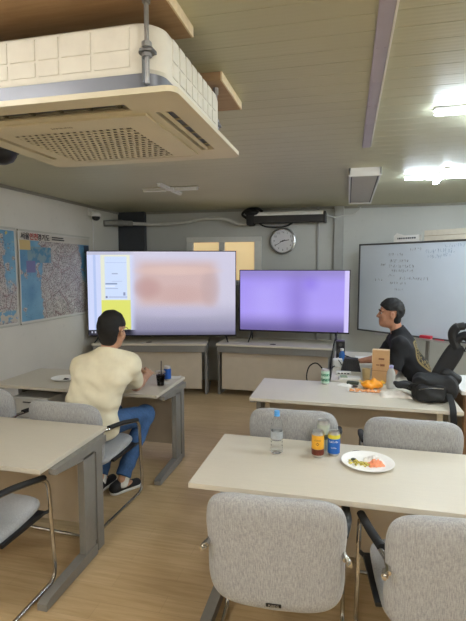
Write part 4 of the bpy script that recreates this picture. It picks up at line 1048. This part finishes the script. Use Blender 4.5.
# ---------------------------------------------------------------- people: implicit surfaces polygonised with surface nets
class Field:
    def __init__(s, lo, hi, h):
        s.lo = np.array(lo, float); s.h = h
        s.n = np.ceil((np.array(hi) - s.lo) / h).astype(int) + 1
        s.a = np.full(tuple(s.n), 1.0, np.float32)
    def sl(s, lo, hi):
        i0 = np.clip(np.floor((np.array(lo) - s.lo) / s.h).astype(int), 0, s.n - 1)
        i1 = np.clip(np.ceil((np.array(hi) - s.lo) / s.h).astype(int) + 1, 1, s.n)
        g = [s.lo[k] + np.arange(i0[k], i1[k]) * s.h for k in range(3)]
        P = np.stack(np.meshgrid(*g, indexing='ij'), -1)
        return tuple(slice(i0[k], i1[k]) for k in range(3)), P
    def join(s, sl, d, k, sub=False):
        a = s.a[sl]
        if sub: a = -a; 
        if k <= 0: r = np.minimum(a, d)
        else:
            hh = np.clip(.5 + .5 * (d - a) / k, 0, 1); r = d * (1 - hh) + a * hh - k * hh * (1 - hh)
        s.a[sl] = -r if sub else r
    def cone(s, a, b, ra, rb, k=.02, flat=None, cut=None, fold=0.0):
        a = np.array(a, float); b = np.array(b, float); R = max(ra, rb) + k + 3 * s.h + fold
        sl, P = s.sl(np.minimum(a, b) - R, np.maximum(a, b) + R)
        Q = P - a; ba = b - a
        if flat is not None:
            n, f = np.array(flat[0], float), flat[1]; n = n / np.linalg.norm(n)
            Q = Q + n * ((Q @ n) * (1 / f - 1))[..., None]; ba = ba + n * ((ba @ n) * (1 / f - 1))
        t = np.clip((Q @ ba) / max(1e-9, ba @ ba), 0, 1)
        d = np.linalg.norm(Q - t[..., None] * ba, axis=-1) - (ra + (rb - ra) * t)
        if flat is not None: d = d * .85
        if fold: d = d + fold * np.sin(P[..., 2] * 55 + P[..., 0] * 38 + np.sin(P[..., 1] * 30)) * np.sin(P[..., 0] * 21 - P[..., 1] * 27 + 1)
        if cut is not None: d = np.maximum(d, (P - np.array(cut[0])) @ np.array(cut[1], float))
        s.join(sl, d.astype(np.float32), k)
    def ell(s, c, fr, r, k=.01, sub=False, extra=None):
        """ellipsoid; fr = (right, forward, up) unit vectors"""
        c = np.array(c, float); R = max(r) + k + 3 * s.h
        sl, P = s.sl(c - R, c + R); Q = (P - c) @ np.array(fr).T; r = np.array(r)
        k0 = np.linalg.norm(Q / r, axis=-1); k1 = np.linalg.norm(Q / r ** 2, axis=-1) + 1e-9
        d = k0 * (k0 - 1) / k1
        if extra is not None: d = extra(d, Q, P)
        s.join(sl, d.astype(np.float32), k, sub)
    def plane(s, p, n):
        g = [s.lo[k] + np.arange(s.n[k]) * s.h for k in range(3)]
        d = (g[0][:, None, None] - p[0]) * n[0] + (g[1][None, :, None] - p[1]) * n[1] + (g[2][None, None, :] - p[2]) * n[2]
        s.a = np.maximum(s.a, d.astype(np.float32))
    def mesh(s, name, m, parent, off):
        A = s.a; sg = A < 0
        c = np.zeros(tuple(np.array(A.shape) - 1), np.int8)
        for dx in (0, 1):
            for dy in (0, 1):
                for dz in (0, 1): c += sg[dx:A.shape[0] - 1 + dx, dy:A.shape[1] - 1 + dy, dz:A.shape[2] - 1 + dz]
        act = (c > 0) & (c < 8); idx = -np.ones(act.shape, np.int64); cells = np.argwhere(act); idx[act] = np.arange(len(cells))
        acc = np.zeros((len(cells), 3)); cnt = np.zeros(len(cells))
        cor = [(x, y, z) for x in (0, 1) for y in (0, 1) for z in (0, 1)]
        val = {q: A[cells[:, 0] + q[0], cells[:, 1] + q[1], cells[:, 2] + q[2]] for q in cor}
        for q in cor:
            for ax in range(3):
                if q[ax] == 0:
                    w = list(q); w[ax] = 1; w = tuple(w); v0, v1 = val[q], val[w]; x = (v0 < 0) != (v1 < 0)
                    t = np.where(x, v0 / np.where(x, v0 - v1, 1), 0); p = np.repeat(np.array([q], float), len(cells), 0); p[:, ax] = t
                    acc[x] += p[x]; cnt[x] += 1
        V = s.lo + (cells + acc / np.maximum(cnt, 1)[:, None]) * s.h - np.array(off)
        F = []
        for ax in range(3):
            o = [k for k in range(3) if k != ax]
            A0 = np.take(sg, range(A.shape[ax] - 1), ax); A1 = np.take(sg, range(1, A.shape[ax]), ax)
            e = np.argwhere(A0 != A1)
            e = e[(e[:, o[0]] > 0) & (e[:, o[1]] > 0) & (e[:, o[0]] < A.shape[o[0]] - 1) & (e[:, o[1]] < A.shape[o[1]] - 1)]
            q = []
            for (d0, d1) in ((1, 1), (0, 1), (0, 0), (1, 0)):
                w = e.copy(); w[:, o[0]] -= d0; w[:, o[1]] -= d1; q.append(idx[w[:, 0], w[:, 1], w[:, 2]])
            q = np.stack(q, 1); ins = sg[e[:, 0], e[:, 1], e[:, 2]]
            flip = ins if ax != 1 else ~ins
            q[~flip] = q[~flip][:, ::-1]; F.append(q)
        F = np.concatenate(F)
        me = bpy.data.meshes.new(name); me.vertices.add(len(V)); me.vertices.foreach_set('co', V.ravel())
        me.loops.add(F.size); me.loops.foreach_set('vertex_index', F.ravel().astype(np.int32))
        me.polygons.add(len(F)); me.polygons.foreach_set('loop_start', np.arange(0, F.size, 4, dtype=np.int32))
        me.polygons.foreach_set('loop_total', np.full(len(F), 4, dtype=np.int32)); me.update(); me.validate()
        bm = bmesh.new(); bm.from_mesh(me)
        bmesh.ops.smooth_vert(bm, verts=bm.verts[:], factor=.5, use_axis_x=True, use_axis_y=True, use_axis_z=True)
        bmesh.ops.recalc_face_normals(bm, faces=bm.faces[:]); bm.to_mesh(me); bm.free()
        me.materials.append(m)
        me.polygons.foreach_set('use_smooth', [True] * len(me.polygons))
        ob = bpy.data.objects.new(name, me); COL.objects.link(ob); ob.parent = parent; return ob

def unit(v): v = np.array(v, float); return v / np.linalg.norm(v)
def frame(f, upv=(0, 0, 1)):
    f = unit(f); r = unit(np.cross(f, upv)); return r, f, np.cross(r, f)
def head(F, C, fr, s=1.0):
    r, f, u = fr; C = np.array(C, float)
    at = lambda x, y, z: C + (r * x + f * y + u * z) * s
    F.ell(at(0, -.012, .028), fr, np.array((.078, .098, .098)) * s, .02)
    F.ell(at(0, .022, -.045), fr, np.array((.062, .072, .085)) * s, .03)
    F.ell(at(0, .062, -.098), fr, np.array((.030, .026, .022)) * s, .025)          # chin
    for sx in (-1, 1):
        F.ell(at(sx * .040, .062, -.035), fr, np.array((.024, .022, .028)) * s, .02)    # cheek
        F.ell(at(sx * .030, .078, .022), fr, np.array((.030, .012, .010)) * s, .012)   # brow
        F.ell(at(sx * .032, .092, .003), fr, np.array((.016, .014, .011)) * s, .008, True)   # eye socket
        ef = (unit(r * sx * .94 + f * -.35), f, u)
        F.ell(at(sx * .086, -.008, -.012), (unit(np.cross(f, u)), f, u), np.array((.013, .021, .033)) * s, .006)    # ear
        F.ell(at(sx * .099, -.004, -.008), fr, np.array((.005, .010, .016)) * s, .004, True)
    F.cone(at(0, .085, .010), at(0, .106, -.028), .009 * s, .013 * s, .012)          # nose
    for sx in (-1, 1): F.cone(at(sx * .011, .100, -.034), at(sx * .013, .094, -.036), .009 * s, .008 * s, .006)
    F.cone(at(-.020, .086, -.064), at(.020, .086, -.064), .007 * s, .007 * s, .006); F.cone(at(-.017, .085, -.076), at(.017, .085, -.076), .008 * s, .008 * s, .006)   # lips
    return at
def hair(F, C, fr, s=1.0, low=-.075, fringe=.03, seed=0.0):
    r, f, u = fr
    def ex(d, Q, P):
        x, y, z = Q[..., 0] / s, Q[..., 1] / s, Q[..., 2] / s
        d = d + .0035 * np.sin(70 * P[..., 0] + 3 * np.sin(40 * P[..., 2] + seed)) * np.sin(60 * P[..., 1] + seed)
        face = (y * .62 - z * .78 - fringe)            # >0 in front of / below the hairline
        nape = (low - z) * .9 - (y + .02) * .35
        side = np.where(np.abs(x) > .055, np.minimum(.002 - z, y + .030), -1)
        return np.maximum.reduce([d, face * s, nape * s, side * s])
    F.ell(np.array(C) + (u * .028 - f * .014) * s, fr, np.array((.091, .112, .115)) * s, .004, extra=ex)
    F.ell(np.array(C) + (u * -.048 - f * .050) * s, fr, np.array((.068, .047, .062)) * s, .012, extra=lambda d, Q, P: np.maximum(d, (Q[..., 1] - .03 * s)))
def face_parts(root, off, at, fr, s):
    r, f, u = fr
    for sx in (-1, 1):
        a = MB(); c = Vector(at(sx * .032, .076, .003)) - Vector(off); a.ball(c, .0115 * s, n=14); e = a.build('eye', mat('eye_white', rgb(176, 168, 160), .3, noise=.02), root)
        a = MB(); a.ball(Vector(at(sx * .0325, .0815, .003)) - Vector(off), .0075 * s, n=12); a.build('iris', mat('dark_iris', rgb(34, 24, 18), .2, noise=.1), e)
        a = MB(); a.tube([Vector(at(sx * x, y, z)) - Vector(off) for x, y, z in ((.014, .0925, .023), (.030, .0925, .029), (.050, .082, .023))], [.004 * s, .005 * s, .003 * s], 8); a.build('eyebrow', mat('black_hair', rgb(20, 18, 18), .55, noise=.2, nscale=80), root)
def hand(F, W, f, n, side, L=.19, curl=.35, spread=.10):
    """W wrist, f finger direction, n back-of-hand normal, side=+1/-1 picks the thumb side"""
    f = unit(f); n = unit(np.array(n) - f * np.dot(n, f)); sd = np.cross(f, n) * side; W = np.array(W, float)
    pal = .50 * L
    lens = [.40, .44, .41, .32]
    for i in range(4):
        o = (i - 1.5)
        kn = W + f * pal * (1 - .03 * abs(o)) + sd * (-o) * .0215
        F.cone(W + f * .018 + sd * (-o) * .011, kn, .0135, .0115, .010)
        d = unit(f + sd * (-o) * spread); p = kn; ang = curl * .45; l = lens[i] * L * 1.15
        for sgm, fr_ in enumerate((.44, .32, .24)):
            dd = d * math.cos(ang) - n * math.sin(ang); q = p + dd * l * fr_
            F.cone(p, q, .0098 - .0009 * sgm, .0092 - .0011 * sgm, .003); p = q; ang += curl
    b = W + f * .028 + sd * .018; d1 = unit(f * .62 + sd * .72 - n * .25); q = b + d1 * .045; F.cone(b, q, .016, .0125, .010)
    d2 = unit(f * .88 + sd * .35 - n * .28); q2 = q + d2 * .036; F.cone(q, q2, .0115, .0105, .003); F.cone(q2, q2 + unit(f + n * -.2) * .027, .0105, .0085, .003)

def skin_mat(name, c):
    b = NB(name); o = b.tc.outputs['Object']
    c0 = b.mix(b.rng(b.noise(o, 30, 4), .3, .7), rgb(*[x * .95 for x in c]), rgb(*[min(255, x * 1.04) for x in c]))
    b.l(c0, b.b.inputs['Base Color']); b.b.inputs['Roughness'].default_value = .5
    b.b.inputs['Subsurface Weight'].default_value = .08; b.b.inputs['Subsurface Radius'].default_value = (.01, .004, .002)
    return b.m
M_skin = skin_mat('skin', (196, 150, 122)); M_hair = mat('black_hair', rgb(13, 11, 11), .75, noise=.2, nscale=80, bump=.4, bscale=160)
M_denim = mat('blue_denim', rgb(58, 92, 138), .85, noise=.16, nscale=60, bump=.25, bscale=500)
M_cream = mat('cream_cotton', rgb(236, 229, 203), .9, noise=.03, nscale=30, bump=.15, bscale=500)
M_blackshoe = mat('black_canvas_shoe', rgb(26, 26, 30), .7, noise=.12, nscale=60)
M_sock = mat('white_sock', rgb(224, 222, 216), .9, noise=.04, nscale=80, bump=.2)
def shoe(root, off, heel, toe, nm='shoe'):
    heel = np.array(heel, float); toe = np.array(toe, float); d = unit(toe - heel)
    F = Field(np.minimum(heel, toe) - (.08, .08, .03), np.maximum(heel, toe) + (.08, .08, .16), .005)
    up = np.array((0, 0, 1.0))
    F.cone(heel + up * .045, toe + up * .040, .040, .036, .01, flat=((0, 0, 1), .9)); F.cone(heel + up * .05, heel + d * .05 + up * .085, .042, .036, .03)
    F.plane((0, 0, .02), (0, 0, -1)); sh = F.mesh(nm, M_blackshoe, root, off)
    F = Field(np.minimum(heel, toe) - (.08, .08, .03), np.maximum(heel, toe) + (.08, .08, .10), .005)
    F.cone(heel + up * .02, toe + up * .02, .044, .040, .01); F.plane((0, 0, .003), (0, 0, -1)); F.plane((0, 0, .026), (0, 0, 1)); F.mesh('sole', M_white, sh, off)

# ---- man in the cream T-shirt
off = (-1.88, 3.10, 0)
P1 = thing('person', off, 0, 'man in cream T-shirt and blue jeans sitting with his back turned, hands on the desk', 'person')
C = np.array((-1.752, 3.235, 1.318)); fr = frame((.10, .99, -.10)); S = 1.12
Lsh, Rsh = (-1.975, 3.17, 1.035), (-1.610, 3.22, 1.06)
Rel, Lel = (-1.685, 3.49, .825), (-2.075, 3.46, .825); Rwr, Lwr = (-1.700, 3.74, .85), (-1.855, 3.79, .825)
Rhip, Lhip, Rkn, Lkn, Ran, Lan = (-1.80, 3.10, .605), (-1.97, 3.10, .605), (-1.665, 3.62, .545), (-1.96, 3.60, .545), (-1.725, 3.285, .11), (-1.91, 3.27, .11)
fw = (.1, .99, 0)
B = Field((-2.26, 2.86, .0), (-1.44, 4.12, 1.56), .0055)
B.cone(Lsh, Rsh, .058, .058, .04); B.cone((-1.89, 3.14, 1.0), (-1.69, 3.17, 1.01), .10, .10, .05); B.cone((-1.93, 3.12, .8), (-1.78, 3.13, .8), .098, .098, .05)
B.cone(Lhip, Rhip, .09, .09, .05)
B.cone((-1.775, 3.18, 1.10), C + fr[2] * -.05 - fr[1] * .02, .060, .056, .03)
at = head(B, C, fr, S)
for a_, b_, c_, ds in ((Rsh, Rel, Rwr, 1), (Lsh, Lel, Lwr, -1)):
    B.cone(a_, b_, .052, .044, .03); m_ = np.array(b_) * .7 + np.array(c_) * .3
    B.cone(b_, m_, .042, .045, .02); B.cone(m_, c_, .045, .028, .02)
hand(B, Rwr, (-.20, .95, .22), (.55, .1, .8), -1, curl=.42); hand(B, Lwr, (.16, .98, .10), (-.45, .0, .85), 1, curl=.42)
for h_, k_, a_, t_ in ((Rhip, Rkn, Ran, (.35, .55)), (Lhip, Lkn, Lan, (.10, .72))):
    B.cone(h_, k_, .082, .056, .04); B.cone(k_, np.array(k_) * .65 + np.array(a_) * .35, .052, .056, .02); B.cone(np.array(k_) * .65 + np.array(a_) * .35, a_, .056, .034, .02)
    B.cone(np.array(a_) - (0, 0, .05), np.array(a_) + (t_[0] * .15, t_[1] * .15, -.065), .034, .026, .03)
B.mesh('body', M_skin, P1, off)
Hf = Field(C - .2, C + .2, .005); hair(Hf, C, fr, S, low=-.115, fringe=.035); Hf.mesh('hair', M_hair, P1, off)
face_parts(P1, off, at, fr, S)
g = MB()                                                        # glasses
for sx in (-1, 1):
    g.tube([Vector(at(sx * .032 + .026 * math.cos(t), .108, .002 + .020 * math.sin(t))) - Vector(off) for t in [2 * PI * k / 20 for k in range(20)]], .0022, 6, closed=True)
    g.tube([Vector(at(sx * .058, .106, .006)) - Vector(off), Vector(at(sx * .092, .085, .006)) - Vector(off), Vector(at(sx * .098, .0, .008)) - Vector(off), Vector(at(sx * .093, -.025, -.005)) - Vector(off)], .0024, 6)
g.tube([Vector(at(-.008, .110, .006)) - Vector(off), Vector(at(.008, .110, .006)) - Vector(off)], .0022, 6)
g.build('glasses', M_black, P1)
T_ = Field((-2.28, 2.84, .46), (-1.42, 3.7, 1.32), .006); fo = .004
T_.cone(Lsh, Rsh, .078, .078, .05, fold=fo); T_.cone(Lsh, (-1.80, 3.18, 1.13), .07, .075, .06); T_.cone(Rsh, (-1.73, 3.19, 1.135), .07, .075, .06); T_.cone((-1.90, 3.12, .97), (-1.70, 3.15, .98), .122, .122, .07, fold=fo)
T_.cone((-1.93, 3.09, .80), (-1.77, 3.12, .81), .128, .128, .08, fold=.004); T_.cone((-1.94, 3.085, .62), (-1.78, 3.10, .60), .130, .130, .08, fold=.005)
T_.cone((-1.775, 3.18, 1.10), (-1.758, 3.20, 1.185), .068, .066, .03)
for a_, b_ in ((Rsh, Rel), (Lsh, Lel)):
    a_, b_ = np.array(a_), np.array(b_); d_ = unit(b_ - a_); e_ = a_ + (b_ - a_) * .80
    T_.cone(a_, e_, .074, .072, .05, cut=(e_, d_), fold=fo)
nd = unit((.05, .35, 1)); T_.plane((-1.76, 3.20, 1.185), nd); T_.plane((0, 0, .515), (0, 0, -1))
T_.mesh('t_shirt', M_cream, P1, off)
J = Field((-2.16, 2.9, .08), (-1.5, 3.8, .78), .006)
J.cone(Lhip, Rhip, .108, .108, .05)
for h_, k_, a_ in ((Rhip, Rkn, Ran), (Lhip, Lkn, Lan)):
    J.cone(h_, k_, .098, .076, .05, fold=.003); a2 = np.array(a_) + (np.array(k_) - np.array(a_)) * .04; d_ = unit(np.array(a_) - np.array(k_))
    J.cone(k_, a2, .076, .060, .03, cut=(a2, d_), fold=.004)
J.plane((0, 0, .70), (0, 0, 1)); J.mesh('jeans', M_denim, P1, off)
for a_, k_ in ((Ran, Rkn), (Lan, Lkn)):
    F = Field(np.array(a_) - .10, np.array(a_) + .22, .005); a0 = np.array(a_); F.cone(a0 + (0, 0, -.05), a0 + (np.array(k_) - a0) * .30, .045, .048, .01); F.plane((0, 0, .05), (0, 0, -1)); F.mesh('sock', M_sock, P1, off)
shoe(P1, off, (-1.765, 3.245, 0), (-1.655, 3.40, 0)); shoe(P1, off, (-1.915, 3.235, 0), (-1.885, 3.42, 0))

# ---- man in the black T-shirt
off = (.72, 4.80, 0)
P2 = thing('person', off, 0, 'black haired man in a black T-shirt leaning towards the screens in profile', 'person')
C = np.array((.412, 4.80, 1.352)); fr = frame((-.99, -.06, .02)); S = 1.10
Lsh, Rsh = (.495, 4.615, 1.07), (.485, 4.985, 1.07)          # near / far shoulder
Lel, Rel = (.43, 4.55, .835), (.36, 5.10, .845); Lwr, Rwr = (.375, 4.78, .80), (.155, 5.13, .80)
B = Field((-.12, 4.40, .0), (1.0, 5.32, 1.56), .0055)
B.cone(Lsh, Rsh, .058, .058, .04); B.cone((.555, 4.71, .98), (.555, 4.89, .98), .10, .10, .05); B.cone((.66, 4.73, .80), (.66, 4.87, .80), .098, .098, .05); B.cone((.715, 4.72, .615), (.715, 4.88, .615), .10, .10, .05)
B.cone((.50, 4.80, 1.09), C + fr[2] * -.05 - fr[1] * .035, .062, .055, .03)
at = head(B, C, fr, S)
for a_, b_, c_ in ((Lsh, Lel, Lwr), (Rsh, Rel, Rwr)):
    B.cone(a_, b_, .052, .044, .03); m_ = np.array(b_) * .7 + np.array(c_) * .3
    B.cone(b_, m_, .042, .044, .02); B.cone(m_, c_, .044, .028, .02)
hand(B, Rwr, (-.98, .12, .0), (.1, .0, 1), 1, curl=.28); hand(B, Lwr, (-.45, .9, -.02), (.0, -.1, 1), -1, curl=.25)
legs = (((.70, 4.72, .61), (.29, 4.66, .545), (.31, 4.66, .11)), ((.70, 4.88, .61), (.29, 4.94, .545), (.31, 4.94, .11)))
for h_, k_, a_ in legs:
    B.cone(h_, k_, .080, .055, .04); B.cone(k_, np.array(k_) * .65 + np.array(a_) * .35, .052, .056, .02); B.cone(np.array(k_) * .65 + np.array(a_) * .35, a_, .056, .034, .02)
    B.cone(np.array(a_) - (0, 0, .05), np.array(a_) + (-.15, 0, -.065), .034, .026, .03)
B.mesh('body', skin_mat('tanned_skin', (178, 128, 102)), P2, off)
Hf = Field(C - .22, C + .22, .005); hair(Hf, C, fr, S, low=-.085, fringe=.032, seed=1.3); Hf.mesh('hair', M_hair, P2, off)
face_parts(P2, off, at, fr, S)
def tee_mat():
    b = NB('black_cotton_with_gold_back_print'); o = b.tc.outputs['Object']
    q = b.n('ShaderNodeVectorMath', operation='SUBTRACT'); b.l(o, q.inputs[0]); q.inputs[1].default_value = (.705 - off[0], 4.735 - off[1], .945)
    def dot(v):
        d = b.n('ShaderNodeVectorMath', operation='DOT_PRODUCT'); b.l(q.outputs[0], d.inputs[0]); d.inputs[1].default_value = v; return d.outputs['Value']
    bn = unit((.74, -.52, .44)); bz = unit(np.array((-.5, 0, .86)) - bn * np.dot(bn, (-.5, 0, .86))); by = np.cross(bn, bz)
    y, z, n = dot(tuple(by)), dot(tuple(bz)), dot(tuple(bn))
    rr = b.math('SQRT', b.math('ADD', b.math('POWER', b.math('ABSOLUTE', y), 2.0), b.math('POWER', b.math('ABSOLUTE', b.math('MULTIPLY', z, .85)), 2.0)))
    ring = b.math('MAXIMUM', b.band(rr, .128, .142, .003), b.band(rr, .094, .100, .002))
    let = b.math('MULTIPLY', b.band(rr, .103, .124, .002), b.rng(b.noise(o, 75, 2), .5, .54))
    emb = b.math('MULTIPLY', b.rng(rr, .09, .085), b.rng(b.noise(o, 38, 3), .52, .56))
    f = b.math('MULTIPLY', b.math('MAXIMUM', ring, b.math('MAXIMUM', let, emb)), b.rng(n, -.09, -.07))
    c = b.mix(b.rng(b.noise(o, 60, 3), .3, .7), rgb(11, 12, 16), rgb(17, 18, 24))
    c = b.mix(f, c, rgb(128, 112, 72)); b.l(c, b.b.inputs['Base Color']); b.b.inputs['Roughness'].default_value = .9
    return b.m
T_ = Field((.24, 4.40, .46), (1.0, 5.24, 1.32), .006)
T_.cone(Lsh, Rsh, .076, .076, .05, fold=fo); T_.cone((.555, 4.70, .98), (.555, 4.90, .98), .122, .122, .06, fold=fo); T_.cone((.655, 4.715, .83), (.655, 4.885, .83), .130, .130, .09, fold=.003)
T_.cone((.725, 4.71, .66), (.725, 4.89, .62), .128, .128, .09, fold=.004); T_.cone((.56, 4.80, 1.07), (.475, 4.80, 1.215), .095, .068, .05)
for a_, b_ in ((Rsh, Rel), (Lsh, Lel)):
    a_, b_ = np.array(a_), np.array(b_); d_ = unit(b_ - a_); e_ = a_ + (b_ - a_) * .95
    T_.cone(a_, e_, .074, .074, .04, cut=(e_, d_), fold=fo)
T_.plane((.47, 4.80, 1.205), unit((-.45, 0, .9))); T_.plane((0, 0, .53), (0, 0, -1))
T_.mesh('t_shirt', tee_mat(), P2, off)
J = Field((.12, 4.5, .06), (.95, 5.1, .80), .006); J.cone((.70, 4.73, .62), (.70, 4.87, .62), .112, .112, .05)
for h_, k_, a_ in legs:
    J.cone(h_, k_, .094, .074, .05, fold=.003); a2 = np.array(a_) + (np.array(k_) - np.array(a_)) * .06; J.cone(k_, a2, .074, .062, .03, cut=(a2, unit(np.array(a_) - np.array(k_))), fold=.004)
J.plane((0, 0, .497), (0, 0, -1)) if False else None
J.mesh('trousers', mat('dark_trousers', rgb(40, 42, 50), .85, noise=.12, nscale=60), P2, off)
shoe(P2, off, (.33, 4.66, 0), (.13, 4.66, 0)); shoe(P2, off, (.33, 4.94, 0), (.13, 4.94, 0))

# ---------------------------------------------------------------- camera and picture settings
cam = bpy.data.cameras.new('camera'); co = bpy.data.objects.new('camera', cam); COL.objects.link(co)
yaw, pit = math.radians(13.807), math.radians(5.211)
fwv = Vector((-math.sin(yaw) * math.cos(pit), math.cos(yaw) * math.cos(pit), -math.sin(pit)))
co.location = (0, 0, H); co.rotation_euler = fwv.to_track_quat('-Z', 'Y').to_euler()
cam.sensor_fit = 'VERTICAL'; cam.sensor_height = 24.0; cam.lens = 24.0 * 466.0 / 621.0; cam.clip_start = .05
scn.camera = co
w = bpy.data.worlds.new('world'); scn.world = w; w.use_nodes = True
w.node_tree.nodes['Background'].inputs[0].default_value = (.5, .5, .5, 1); w.node_tree.nodes['Background'].inputs[1].default_value = .1
vs = scn.view_settings; vs.view_transform = 'Standard'; vs.look = 'None'; vs.gamma = 1; vs.use_curve_mapping = False; vs.exposure = 0.0
scn.cycles.max_bounces = 8; scn.cycles.diffuse_bounces = 5; scn.cycles.glossy_bounces = 4; scn.cycles.sample_clamp_indirect = 6.0
